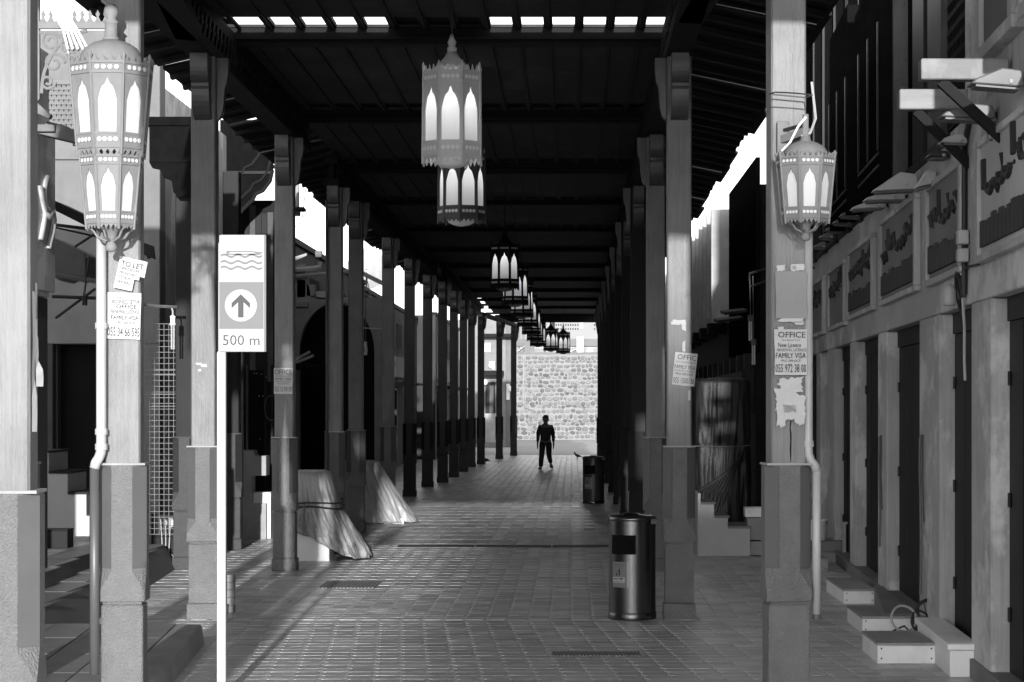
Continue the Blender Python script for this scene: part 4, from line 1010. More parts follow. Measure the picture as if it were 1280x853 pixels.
for (x0, x1, py, D, lb) in ((905, 962, 388, 17.2, 'upper awning board over the dark stall on the right lane'), (893, 955, 398, 17.6, 'lower awning board over the dark stall on the right lane')):
    r = tag(box_part('awning_board', W_PILD, None, -.42, .42, -.5, .5, -.02, .03), lb, 'awning', 'awning boards of the right lane'); r.location = (PX((x0+x1)/2, D), D, PZ(py, D)); r.rotation_euler = (R(4), R(-7), 0)
    MB().tube([(.2, .3, 0), (.9, .3, .02)], .03, 6).build('awning_pole', W_OLD, r)
for px_, y0, y1, lb in ((938, 394, 426, 'upper hanging tube lamp on the right lane'), (942, 424, 456, 'lower hanging tube lamp on the right lane')):
    D = 13.9; r = thing('tube_lamp', lb, 'lamp', (PX(px_, D), D, PZ(y1, D)), 0, 'tube lamps hanging on the right lane'); h = (y1-y0)*D/F
    MB().lathe([(.035, h*.75), (.04, h*.8), (.04, h*.98), (.015, h)], 10).build('socket', W_OLD, r)
    for s in (-1, 1): MB().tube([(.014*s, 0, .0), (.014*s, 0, h*.75)], .013, 6).build('tube', PIPE, r)
    MB().tube([(0, 0, h), (-.01, 0, PZ(345, D)-PZ(y1, D))], .006, 5).build('cord', IRON, r)
r = thing('lamp_bracket', 'dark bent pipe bracket carrying the tube lamps on the right lane', 'bracket', (PX(937, 13.9), 13.9, PZ(342, 13.9)))
MB().tube([(0, 0, -.1), (0, 0, 0), (.3, .0, .09), (.9, .0, .2)], .018, 6).build('pipe', IRON, r); MB().tube([(.02, 0, -.18), (.3, 0, -.08), (.9, 0, .08)], .018, 6).build('pipe', IRON, r)

# ------------------------------------------------------------------ left side
# near shop block with its relief sign
lb_ = thing('corner_shop', 'grey shop block at the far left carrying the relief letter sign', 'building', (-5.03, 0, 0))
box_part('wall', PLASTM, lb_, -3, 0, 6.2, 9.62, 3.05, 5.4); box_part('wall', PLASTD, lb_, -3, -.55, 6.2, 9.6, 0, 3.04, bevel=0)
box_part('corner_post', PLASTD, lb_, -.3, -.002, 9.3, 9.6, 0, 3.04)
r = thing('shop_sign', 'grey board with large raised arabic letters between the two front left pillars', 'sign', (-5.0, 8.5, 0))
box_part('board', PLASTM, r, -.025, .02, 0, 1.14, 3.1, 4.66); 
def tub(pts, w_=.024): MB().tube(pts, w_, 8).build('relief_letter', PLASTM, r, smooth=True)
def lp(x, y, o=.045): # letter point at picture column x, row y
    D = 5.0*F/(CX-x); return (o, D-8.5, PZ(y, D))
tub([lp(*q) for q in ((54, 221), (51, 228), (49, 240), (50, 256), (54, 262), (59, 262))]); tub([lp(*q) for q in ((44, 232), (47, 250), (51, 268), (49, 280), (45, 300))]); tub([lp(*q) for q in ((60, 262), (62, 275), (60, 290), (56, 305), (55, 311))]); tub([lp(*q) for q in ((50, 268), (55, 272), (59, 266))], .035)
r = thing('sign_lamp', 'pale grey wedge lamp on an arm above the raised letter sign', 'lamp', (PX(42, 9.2), 9.2, PZ(160, 9.2)), 0)
k = 9.2/F
MB().prism([(0, -5*k), (27*k, -5*k), (27*k, 4*k), (0, 4*k)], -.03, .03, 'y').build('arm', LAMPM, r, bevel=.006)
MB().prism([(2*k, -6*k), (57*k, -19*k), (57*k, -10*k), (40*k, 3*k), (16*k, 9*k), (10*k, 2*k)], .035, .3, 'y').build('housing', LAMPM, r, bevel=.006)
MB().tube([(48*k, .12, -18*k), (48*k, .12, -21*k)], .02, 8).build('knob', PIPE, r)
r = thing('pointed_bracket', 'pale pointed bracket above the wedge lamp by the front left pillar', 'bracket', (PX(40, 9.1), 9.1, PZ(135, 9.1)))
MB().prism([(0, 10*k), (3*k, 10*k), (25*k, -10*k), (22*k, -14*k), (0, -4*k)], -.05, .05, 'y').build('bracket_plate', LAMPM, r, bevel=.004)

# plaster house facing the camera
DH = 13.0
ph = thing('plaster_house', 'pale plaster house front behind the double lantern with a pierced screen and dark doorway', 'building', (0, DH, 0))
X = lambda x: PX(x, DH)
Z = lambda y: PZ(y, DH)
box_part('wall', PLAST, ph, X(20), X(200), 0, .4, Z(430), 6.9, bevel=.01)
box_part('wall', PLAST, ph, X(176), X(199.5), .001, .4, .01, Z(430)-.002, bevel=.01); box_part('wall', PLASTD, ph, X(20), X(66), .001, .4, .01, Z(430)-.002, bevel=.01)
box_part('side_wall', PLASTM, ph, X(200)-.25, X(200)-.001, .401, 7.5, 0, 6.2)
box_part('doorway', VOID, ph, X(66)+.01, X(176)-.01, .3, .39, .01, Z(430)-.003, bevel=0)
box_part('door_frame', PLASTD, ph, X(66)+.012, X(70), .1, .3, .01, Z(430)-.004)
box_part('cornice', PLAST, ph, X(66), X(104), -.05, 0, Z(200), Z(188)); box_part('cornice', PLAST, ph, X(60), X(102), -.03, 0, Z(100), Z(106))
# pierced screen
scx0, scx1, sz0, sz1 = X(56), X(99), Z(162), Z(107)
mb = MB(); nx_, nz_ = 7, 9
for i in range(nx_):
    for j in range(nz_):
        x0 = scx0+(scx1-scx0)*(i+(.5 if j % 2 else 0))/nx_; z0 = sz0+(sz1-sz0)*j/nz_; dx = (scx1-scx0)/nx_; dz = (sz1-sz0)/nz_
        if x0+dx > scx1+.02: continue
        mb.box(x0, x0+dx*.16, -.06, -.03, z0, z0+dz); mb.box(x0, x0+dx, -.058, -.032, z0, z0+dz*.3)
        mb.bar((x0+dx*.3, -.045, z0+dz*.3), (x0+dx*.5, -.045, z0+dz*1.02), .03, .02, (0, 1, 0)); mb.bar((x0+dx*.85, -.045, z0+dz*.3), (x0+dx*.6, -.045, z0+dz*1.02), .03, .02, (0, 1, 0))
tag(mb.build('pierced_screen', PLAST, ph, fix=False), kind='stuff')
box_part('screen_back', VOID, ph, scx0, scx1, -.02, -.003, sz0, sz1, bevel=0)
# white stair in front of it
r = thing('white_stair', 'white stepped stair side in front of the dark doorway on the left', 'steps', (0, 11.5, 0))
k = 11.5/F; zz = lambda y: PZ(y, 11.5); xx = lambda x: PX(x, 11.5)
MB().prism([(xx(0), .44), (xx(112), .44), (xx(112), zz(645)), (xx(108), zz(645)), (xx(108), zz(618)), (xx(85), zz(618)), (xx(85), zz(592)), (xx(61), zz(592)), (xx(61), zz(566)), (xx(0), zz(566))], 0, 1.0, 'y').build('flight', PIPE, r, bevel=.006)
for a, b, y in ((85, 108, 618), (61, 85, 592), (20, 61, 566)): MB().box(xx(a), xx(b)+.03, -.02, 1.0, zz(y)+.001, zz(y)+.025).build('tread', DOOR, r)
r = tag(box_part('dark_chest', DOOR, None, -.16, .16, -.15, .15, 0, .19), 'small dark chest at the foot of the white stair', 'chest'); r.location = (PX(67, 10.9), 10.95, .463)
box_part('chest_lid', W_PILD, r, -.165, .165, -.155, .155, .191, .205)
# awnings and rods off the corner shop
def slab(name, label, cat, D, poly, m, d=.5, extra=()):
    r = thing(name, label, cat, (PX(poly[0][0], D), D, PZ(poly[0][1], D)), 0, 'awnings behind the double lantern'); x0, z0 = r.location.x, r.location.z
    MB().prism([(PX(x, D)-x0, PZ(y, D)-z0) for x, y in poly], 0, d, 'y').build('cloth', m, r, bevel=.004)
    for a, b, q in extra: MB().tube([(PX(a[0], D)-x0, -.02, PZ(a[1], D)-z0), (PX(b[0], D)-x0, -.02, PZ(b[1], D)-z0)], q, 6).build('strut', m if q > .02 else IRON, r)
    return r
AWN = mat('awning_canvas', .12, .7, var=.2); 
slab('awning', 'upper dark awning sloping behind the lantern', 'awning', 10.4, [(66, 250), (110, 271), (110, 284), (66, 262)], DOOR, .8)
slab('awning', 'grey pitched canopy with ragged lower edge behind the lantern', 'awning', 10.6, [(66, 345), (66, 297), (114, 321), (107, 323), (107, 347), (100, 345), (92, 350), (84, 346), (74, 351)], AWN, .7, [((66, 343), (128, 353), .03), ((112, 322), (105, 373), .012), ((66, 281), (122, 288), .02), ((66, 284), (120, 296), .012), ((94, 309), (122, 291), .014), ((66, 371), (122, 373), .02), ((70, 398), (120, 361), .016)])
slab('awning', 'torn dark canvas edge beside the pale house front', 'awning', 12.6, [(176, 302), (192, 308), (194, 325), (189, 322), (185, 324), (181, 318), (176, 322)], DOOR, .05)
r = tag(box_part('hanging_plug', IRON, None, -.025, .025, -.02, .02, 0, .1), 'small black plug hanging from the canopy rods', 'plug'); r.location = (PX(106, 10.5), 10.5, PZ(382, 10.5))
MB().tube([(0, 0, .1), (.01, 0, .3), (.0, 0, .55)], .006, 5).build('cord', IRON, r)
# header over the left passage
ht = thing('passage_header', 'dark timber header crossing between the left outer pillars', 'timber frame', (0, 12.2, 0))
X = lambda x: PX(x, 12.2); Z = lambda y: PZ(y, 12.2)
box_part('beam', W_BLK, ht, X(182), X(243), 0, .2, Z(157), Z(146)); box_part('panel', W_BLK, ht, X(186), X(240), .03, .1, Z(203), Z(157)-.002)  # header coloured near black in place of eave shade
MB().prism([(X(186), Z(203)), (X(190), Z(210)), (X(200), Z(212)), (X(204), Z(222)), (X(214), Z(226)), (X(216), Z(240)), (X(222), Z(246)), (X(240), Z(246)), (X(240), Z(203.5))], .03, .1, 'y').build('bracket_panel', W_BLK, ht)
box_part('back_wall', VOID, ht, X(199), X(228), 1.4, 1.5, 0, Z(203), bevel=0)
for i in range(3): MB().box(X(200+i*11), X(208+i*11), 1.33, 1.395, .05, Z(250)).build('door_board', DOOR, ht)
# gate of wire mesh, meter, plug lamp
Dm = 12.35
r = thing('wire_gate', 'wire mesh gate between the to let pillar and the dark outer pillar', 'gate', (PX(175, Dm), Dm, 0))
k = Dm/F; mb = MB(); wmx = 48*k; z0, z1 = PZ(668, Dm), PZ(405, Dm)
for i in range(9): mb.box(i*wmx/8-.003, i*wmx/8+.003, 0, .006, z0, z1)
for j in range(38): z = z0+(z1-z0)*j/37; mb.box(0, wmx, -.006, -.0005, z-.003, z+.003)
for z in (PZ(463, Dm), PZ(468, Dm), PZ(493, Dm), PZ(508, Dm)): mb.box(0, wmx, -.01, -.0065, z-.004, z+.004)
tag(mb.build('wire_grid', CONCD, r, fix=False), kind='stuff')
MB().tube([(0, 0, z0), (0, 0, z1), (wmx, 0, z1), (wmx, 0, z0)], .008, 5).build('gate_frame', IRON, r)
r = thing('meter_cabinet', 'dark cabinet with tangled wires and a dial at the foot of the mesh gate', 'cabinet', (PX(204, 12.45), 12.5, 0))
k = 12.45/F
box_part('body', IRON, r, -20*k, 17*k, -.08, .12, 0.02, 17*k); box_part('body_ledge', PIPE, r, -18*k, 16*k, -.085, -.08, 6*k, 7*k)
box_part('back_board', DOOR, r, -19*k, 15*k, .1, .14, 17*k+.002, 66*k)
MB().lathe([(.001, -.01), (.05, -.01), (.06, 0), (.06, .02)], 16).build('dial', PIPE, r).matrix_local = Matrix.Translation((6*k, .06, 55*k)) @ Matrix.Rotation(R(-90), 4, 'X')
for i in range(6): MB().tube([(-9*k+i*3*k, .03, 60*k), (-7*k+i*2.6*k, .02, 40*k+i*.01), (-5*k+i*2*k, .0, 17*k)], .008, 5).build('wire', (IRON, PIPE)[i % 2], r)
for i in (-16, -2, 13): MB().lathe([(.012, 0), (.012, .01)], 8).build('screw', PIPE, r).matrix_local = Matrix.Translation((i*k, -.081, 13*k)) @ Matrix.Rotation(R(90), 4, 'X')
r = thing('plug_lamp', 'tube lamp hanging from a rusty pipe arm beside the mesh gate', 'lamp', (PX(216, 12.0), 12.0, PZ(437, 12.0)))
k = 12/F
MB().tube([(-40*k, 0, 57*k), (-20*k, 0, 54*k), (6*k, 0, 53*k)], .02, 6).build('arm', W_OLD, r)
MB().tube([(-2*k, 0, 53*k), (0, 0, 48*k), (0, 0, 42*k)], .01, 6).build('cord', PIPE, r)
MB().lathe([(.035, 30*k), (.04, 32*k), (.03, 33*k), (.03, 39*k), (.035, 41*k), (.012, 43*k)], 12).build('socket', WHITE, r, smooth=True)
for s in (-1, 1): MB().tube([(s*1.4*k, 0, 0), (s*1.4*k, 0, 30*k)], .011, 6).build('tube', PIPE, r)
# small brick pile behind the striped pillar
for i in range(5):
    o = MB().box(-.06, .06, -.06, .06, 0, .072).build('brick', CONC, bevel=.005); o.location = (PX(285.5, 9.75), 9.75, i*.074); o.rotation_euler.z = .05*((i*3) % 4-1)
    tag(o, ['lowest', 'second', 'middle', 'fourth', 'topmost'][i]+' brick of the small pile behind the ferry sign post', 'brick', 'bricks in the small pile')
# carved timber arch and dark front behind the ferry sign
Da = 15.5
ca = thing('carved_arch_front', 'dark carved timber arch front with plank wall and doorway behind the ferry sign', 'building', (0, Da, 0))
X = lambda x: PX(x, Da); Z = lambda y: PZ(y, Da)
arc = [(275, 300), (283, 298), (289, 288), (294, 283), (297, 272), (304, 263), (311, 256), (316, 252), (320, 244), (329, 240), (338, 228), (341, 214)]
MB().prism([(X(x), Z(y)) for x, y in arc]+[(X(341), Z(150)), (X(275), Z(150))], 0, .1, 'y').build('arch_panel', W_BLK, ca)
for dx, dy, w_ in ((0, -1, .03), (-3, -14, .022), (-14, -34, .022)):
    MB().tube([(X(max(276, x+dx)), -.02, Z(y+dy)) for x, y in arc if y+dy > 160], w_, 6).build('carved_edge', W_PILD, ca)
box_part('panel_rail', W_PILD, ca, X(275), X(341), -.03, -.001, Z(218), Z(214))
box_part('wall', W_DARK, ca, X(270), X(345), .9, 1.1, 0, Z(244), bevel=0)
rr = random.Random(4)
for i in range(9):
    x0 = 272+i*7.6
    MB().box(X(x0), X(x0+7.1), .86, .895, 2.4, Z(250+rr.uniform(0, 12))).build('plank', W_OLD if i % 3 == 1 else W_PILD, ca)
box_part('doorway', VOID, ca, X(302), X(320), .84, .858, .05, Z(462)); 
for x in (293, 298, 322, 330): box_part('door_post', W_PILD if x != 298 else W_OLD, ca, X(x), X(x+3), .8, .858, .05, Z(455))
MB().tube([(X(331)+.11*math.cos(t), .78, Z(510)+.2*math.sin(t)) for t in [2*math.pi*i/16 for i in range(17)]], .012, 5).build('hoop', W_OLD, ca)
for px_, py in ((312, 466), (318, 467), (324, 471), (315, 495), (320, 495), (316, 550), (309, 466)): MB().lathe([(.004, -.01), (.012, 0), (.004, .01)], 6).build('hook_stud', PIPE, ca, loc=(X(px_), .8, Z(py)))
o = tag(MB().box(-.28, .28, -.2, .2, 0, .7).build('white_chest', CLOTHW, bevel=.006), 'bright white box beside the tied tarpaulin, left of the office poster pillar', 'box'); o.location = (PX(315, 15.2), 15.3, 0)
MB().box(-.28, -.02, -.205, .2, .0, .01).build('skirting', IRON, o)
r = thing('grey_steps', 'grey stepped blocks behind the bright white box', 'steps', (PX(305, 15.0), 15.1, 0))
k = 15/F
MB().prism([(-8*k, 45*k), (6*k, 45*k), (6*k, 80*k), (24*k, 80*k), (24*k, 105*k), (10*k, 105*k), (8*k, 112*k), (-8*k, 112*k)], .1, .5, 'y').build('flight', CONC, r, bevel=.008)
box_part('leg', CONC, r, -8*k, 24*k, .12, .48, 0, 45*k-.002)
# arched gateway behind the close pillars
Dg = 20.2
ag = thing('arched_gateway', 'grey plaster gateway with a round dark arch seen between the left pillars', 'gateway', (0, Dg, 0))
X = lambda x: PX(x, Dg); Z = lambda y: PZ(y, Dg)
arch = [(374, 600), (374, 440)]+[(421-47*math.cos(t), 440-62*math.sin(t)) for t in [R(10*i) for i in range(1, 18)]]+[(468, 440), (468, 600)]
out = [(330, 600), (330, 300), (372, 300), (375, 340), (381, 348), (381, 370), (410, 365), (480, 365), (480, 600)]
n = len(arch)
mb = MB()
for y in (0, .25):
    for (x, y_) in arch: mb.v.append(Vector((X(x), y, max(0, Z(y_)))))
    for i, (x, y_) in enumerate(arch):
        t = i/(n-1)
        # outer point matched to the inner one
        if i < 2: q = (345, y_)
        elif i > n-3: q = (485, y_)
        else: q = (345+140*(i-2)/(n-5), 372 if i > 6 else 330)
        mb.v.append(Vector((X(q[0]), y, max(0, Z(q[1])))))
m2 = 2*n
for i in range(n-1):
    mb.f += [(i, i+1, n+i+1, n+i), (m2+i, m2+n+i, m2+n+i+1, m2+i+1), (i, m2+i, m2+i+1, i+1), (n+i, n+i+1, m2+n+i+1, m2+n+i)]
mb.build('arch_wall', CONCD, ag)
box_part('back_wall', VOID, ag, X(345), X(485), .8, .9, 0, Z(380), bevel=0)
box_part('capital', PLAST, ag, X(358), X(386), -.06, -.002, Z(384), Z(378)); box_part('block', CONC, ag, X(371), X(382), .0, .2, Z(372), Z(350)); box_part('block', CONCD, ag, X(383), X(394), .0, .2, Z(370), Z(356)); box_part('wall_top', CONC, ag, X(395), X(425), .0, .2, Z(374), Z(364))
MB().tube([(X(366), -.1, Z(338)), (X(390), -.1, Z(336)), (X(400), -.1, Z(334)), (X(401), -.1, Z(328))], .05, 6).build('pipe', CONC, ag)
MB().tube([(X(366), -.1, Z(346)), (X(440), -.1, Z(340))], .04, 6).build('pipe', CONCD, ag)
MB().prism([(X(366), Z(340)), (X(368), Z(322)), (X(384), Z(317)), (X(384), Z(320)), (X(371), Z(326))], -.1, 0, 'y').build('bracket', CONC, ag)
box_part('pale_box', PLAST, ag, X(396), X(404), -.3, -.1, Z(323), Z(315))
for i, (a, b) in enumerate((((367, 452), (389, 440)), ((372, 454), (394, 445)))): MB().bar((X(a[0]), -.2-.1*i, Z(a[1])), (X(b[0]), -.2-.1*i, Z(b[1])), .1, .05).build('leaning_board', W_FIN, ag)
# shops further along
for (xa, xb, ya, yb, zt, m, lb) in ((-9, -5.7, 15.6, 27.5, 5.35, PLASTD, 'dark low shop block with flat roof behind the close left pillars'), (-9, -5.9, 27.6, 38, 5.3, PLASTD, 'dark shop block far along the left lane under the sky gap'), (-9, -5.2, 38.1, 46, 5.5, PLASTD, 'grey shop block at the far left end of the lane')):
    r = thing('lane_shop', lb, 'building', (xb, ya, 0), 0, 'shops along the left lane'); L = yb-ya
    box_part('wall', m, r, xa-xb, 0, 0, L, 0, zt, bevel=0); box_part('parapet', W_DARK, r, -.25, .05, 0.01, L-.01, zt+.001, zt+.12)
    for i in range(int(L/2.6)):
        y = .5+2.6*i
        box_part('door', VOID, r, .001, .05, y, y+1.5, .02, 2.5); box_part('door_frame', W_PILD, r, .002, .09, y-.12, y-.01, .02, 2.6); box_part('awning', W_DARK, r, .02, .75, y-.2, y+1.7, 2.75, 2.81); box_part('sign_board', W_PILD, r, .002, .06, y-.1, y+1.6, 3.0, 3.7); box_part('window', VOID, r, .003, .04, y+.3, y+1.1, 4.0, 4.8)
r = thing('satellite_dish', 'satellite dish on the left shop roof seen between the dim pillars', 'dish', (PX(458, 30), 30, 5.4))
q = MB(); rd = .62
for j in range(5):
    for i in range(20): a = 2*math.pi*i/20; rr_ = rd*(j+.2)/4.2; q.v.append(Vector((rr_*math.cos(a), .5*rr_*rr_, .75+rr_*math.sin(a))))
for j in range(4):
    for i in range(20): a = j*20+i; b = j*20+(i+1) % 20; q.f.append((a, b, b+20, a+20))
q.build('dish', CONC, r, smooth=True); MB().tube([(0, 0, 0), (0, .05, .75)], .03, 6).build('mast', IRON, r); MB().tube([(0, 0, .3), (.05, -.5, .6)], .015, 5).build('feed_arm', IRON, r)
r = thing('roof_sign', 'dark slanting roof strip with thin rails above the left shops', 'roof strip', (PX(464, 28), 28, PZ(352, 28)))
MB().bar((-.35, 0, .28), (.45, 0, -.12), .3, .12).build('strip', W_DARK, r); MB().tube([(-.4, .0, -.35), (.4, 0, -.55)], .03, 5).build('rail', IRON, r); MB().tube([(-.1, 0, .0), (.0, 0, -.5)], .012, 5).build('rail', IRON, r)
# roof-top fittings in the sky gap behind the office poster pillar
r = thing('air_terminal', 'small pale hanging lamp fitting against the sky behind the office poster pillar', 'lamp', (PX(372, 17), 17, PZ(262, 17)))
k = 17/F
box_part('stem', CONC, r, -3*k, 2*k, -.05, .05, 2*k, 36*k); box_part('shade', W_PILD, r, -6*k, 9*k, -.2, .2, -2*k, 2*k); box_part('glass', PLAST, r, -5*k, 3*k, -.1, .1, -8*k, -2*k-.002)
MB().tube([(10*k, 0, 25*k), (6*k, 0, -10*k), (0, 0, -22*k), (-5*k, 0, -20*k)], .008, 5).build('cable', IRON, r)
r = thing('hanging_plug', 'pale cord lamp hanging in the dark behind the plain tarpaulin', 'lamp', (PX(457, 18), 18, PZ(444, 18)))
MB().tube([(0, 0, 0), (.01, 0, .1), (-.005, 0, .2), (.005, 0, .24)], .03, 6).build('plug', W_FIN, r); MB().tube([(0, 0, .24), (0, 0, 1.1)], .008, 5).build('cord', W_OLD, r)
MB().tube([(-.3, 0, .5), (.3, 0, .47)], .012, 5).build('line', W_FIN, r)

# ------------------------------------------------------------------ far end: stone wall, terrace, shops
DW = 61.0
sw = thing('stone_wall', 'pale sunlit wall of rounded rubble stones closing the far end of the arcade', 'wall', (0, DW, 0))
box_part('mortar', MORT, sw, -6.2, 3.2, 0, .6, -.01, PZ(443, DW), bevel=0); box_part('coping', PLAST, sw, -6.2, 3.2, -.06, .62, PZ(443, DW)+.001, PZ(441.5, DW)+.06)
def stone_mesh(seed):
    b = bmesh.new(); bmesh.ops.create_icosphere(b, subdivisions=1, radius=1)
    rr = random.Random(seed)
    for v in b.verts: v.co *= rr.uniform(.85, 1.12); v.co.x = math.copysign(abs(v.co.x)**.8, v.co.x); v.co.z = math.copysign(abs(v.co.z)**.8, v.co.z)
    me = bpy.data.meshes.new('stone'); b.to_mesh(me); b.free(); me.polygons.foreach_set('use_smooth', [True]*len(me.polygons)); me.materials.append(STONE); return me
sm = [stone_mesh(i) for i in range(6)]
rr = random.Random(12); cnt = 0; H_ = PZ(443, DW); z = .17; extra = MB()
while z < H_-.1:
    hh = rr.uniform(.09, .15); x = -3.55+rr.uniform(0, .3)
    while x < 1.75:
        ww = rr.uniform(.08, .21); q = z+rr.uniform(-.045, .045)
        if cnt < 298:
            o = put('stone', sm[rr.randrange(6)], sw, (x+ww, .015, q)); o.scale = (ww*rr.uniform(.93, 1.12), rr.uniform(.06, .13), hh*rr.uniform(.85, 1.15)); o.rotation_euler.y = rr.uniform(-.2, .2); cnt += 1
        else:
            k0 = len(extra.v); rw, rh = ww*rr.uniform(.93, 1.1), hh*rr.uniform(.85, 1.15); me_ = sm[rr.randrange(6)]
            extra.v += [Vector((x+ww+v.co.x*rw, .015+v.co.y*.08, q+v.co.z*rh)) for v in me_.vertices]; extra.f += [tuple(k0+i for i in p.vertices) for p in me_.polygons]
        x += 2*ww+.02
    z += 2*hh+.015
tag(extra.build('upper_stones', STONE, sw, smooth=True), kind='stuff')
r = thing('wall_pipe', 'thin dark pipes climbing the left of the far stone wall', 'pipe', (PX(654, 60.85), 60.85, 0)); off(r, -.15)
MB().tube([(0, 0, 2.2), (0, 0, PZ(444, 61))], .03, 5).build('riser', CONC, r); MB().tube([(.1, 0, 2.1), (.1, 0, PZ(444, 61))], .025, 5).build('riser', CONC, r)
MB().tube([(0, 0, 2.2), (.12, 0, 1.95), (.55, 0, 1.8), (.55, 0, .25)], .025, 5).build('riser', CONCD, r); MB().tube([(.55, 0, 1.8), (.95, 0, 1.55), (.85, 0, 1.1), (.55, 0, .75)], .02, 5).build('riser', CONCD, r)
DT = 66.0
tb = thing('terrace_house', 'white terrace above the far stone wall with pierced parapets and small windows', 'building', (0, DT, 0))
X = lambda x: PX(x, DT); Z = lambda y: PZ(y, DT)
TW = mat('sunlit_white_wall', .25, .85, var=.08, scale=1)
box_part('wall', TW, tb, -7, 5, 0, 3, 0, Z(396), bevel=0)
box_part('ledge', PLAST, tb, -7, 5, -.3, 0, Z(433), Z(424)); 
for x0, dark in ((690, 1), (725, 0)):
    box_part('window', DOOR if dark else PLASTM, tb, X(x0), X(x0+3.6), -.03, -.002, Z(411), Z(402)); box_part('window_frame', TW, tb, X(x0-1), X(x0+4.6), -.06, -.031, Z(412.3), Z(411.2))
for row, ys, x_list in ((0, (405.5, 410.5), [i for i in range(694, 724, 3)]+[742, 745]), (1, (401,), [i for i in range(648, 748, 3)]), (2, (433.5, ), [i for i in range(650, 748, 3)])):
    for yq in ys:
        for x in x_list: MB().box(X(x+.5), X(x+2), -.02, -.002, Z(yq+2), Z(yq)).build('opening', DOOR if row < 2 else PLASTM, tb)
for x in (648, 653, 659, 664, 680): box_part('pier', PLAST, tb, X(x), X(x+2.5), -.1, -.003, Z(440), Z(400))
box_part('pavilion', WHITE, tb, X(721), X(729), -1.2, -.31, Z(443), Z(422)); box_part('pale_gable', PLAST, tb, X(656), X(668), -1.0, -.31, Z(443), Z(430))
MB().prism([(X(737)+1.0*math.cos(t)*.25, Z(443)+.45*math.sin(t)) for t in [math.pi*i/8 for i in range(9)]], -.9, -.31, 'y').build('dome', PLASTM, tb)
MB().bar((X(713), -.5, Z(440)), (X(722), -.5, Z(436)), .06).build('rail', PLASTM, tb); MB().bar((X(648), -.5, Z(439)), (X(657), -.5, Z(432)), .06).build('rail', PLASTM, tb)
# far left: grey shop front beyond the last pillars
fs = thing('far_shop', 'small grey shop front with lit lamps seen between the last left pillars', 'building', (0, 50, 0))
X = lambda x: PX(x, 50); Z = lambda y: PZ(y, 50)
box_part('wall', CONCD, fs, X(560), X(632), 0, 3, 0, Z(400), bevel=0); box_part('wall', PLAST, fs, X(632), X(640), .1, 3, 0, Z(395), bevel=0)
box_part('doorway', DOOR, fs, X(607), X(619), -.1, -.002, Z(545), Z(478)); box_part('door_leaf', W_OLD, fs, X(612), X(617), -.13, -.102, Z(543), Z(482))
box_part('canopy', W_DARK, fs, X(604), X(630), -1.2, 0, Z(470), Z(464)); box_part('canopy', W_DARK, fs, X(600), X(648), -.9, -.0, Z(422), Z(418))
box_part('pale_panel', WHITE, fs, X(606), X(613), -.06, -.003, Z(440), Z(429)); box_part('pale_panel', WHITE, fs, X(633), X(637), -.06, .098, Z(500), Z(480)); box_part('pale_panel', WHITE, fs, X(612), X(618), -.06, -.003, Z(462), Z(452))
for px_, py in ((607, 478), (614, 457), (637, 486)): MB().lathe([(.02, -.16), (.1, -.1), (.12, 0), (.1, .1), (.02, .16)], 10).build('lamp_globe', WHITE, fs, loc=(X(px_), -.4, Z(py)), smooth=True)
box_part('low_wall', CONC, fs, X(600), X(622), -.6, -.2, 0, Z(517)); box_part('step', PLAST, fs, X(605), X(620), -1.0, -.61, 0, .25)
o = tag(box_part('dark_block', DOOR, None, -.1, .1, -.1, .1, 0, .22), 'small black block on the ground by the left pigeon', 'block'); o.location = (PX(602, 35.6), 35.4, 0)
box_part('block_cap', W_PILD, o, -.105, .105, -.105, .105, .221, .24)

# paper bits and dry leaves lying about
lt = MB(); rl = random.Random(21)
for i in range(46):
    x, y = rl.uniform(-3.3, 2.6), rl.uniform(7.3, 16); a = rl.uniform(0, 6.3); q = rl.uniform(.008, .03)
    lt.quad(*[(x+q*rl.uniform(.5, 1.2)*math.cos(a+k*1.57), y+q*.6*math.sin(a+k*1.57), .004+rl.uniform(0, .012)) for k in range(4)])
tag(lt.build('litter', PAPERG, fix=False), kind='stuff')

# ------------------------------------------------------------------ man walking
def skin(name, pts, edges, m, parent=None, sub=2, root=0):
    me = bpy.data.meshes.new(name); me.from_pydata([p[:3] for p in pts], edges, []); o = bpy.data.objects.new(name, me); C.objects.link(o)
    if parent: o.parent = parent
    sk = o.modifiers.new('skin', 'SKIN'); sk.use_smooth_shade = True
    for i, p in enumerate(pts):
        d = me.skin_vertices[0].data[i]; d.radius = (p[3], p[4] if len(p) > 4 else p[3]); d.use_root = i == root
    s = o.modifiers.new('smooth', 'SUBSURF'); s.levels = s.render_levels = sub
    me.materials.append(m); return o
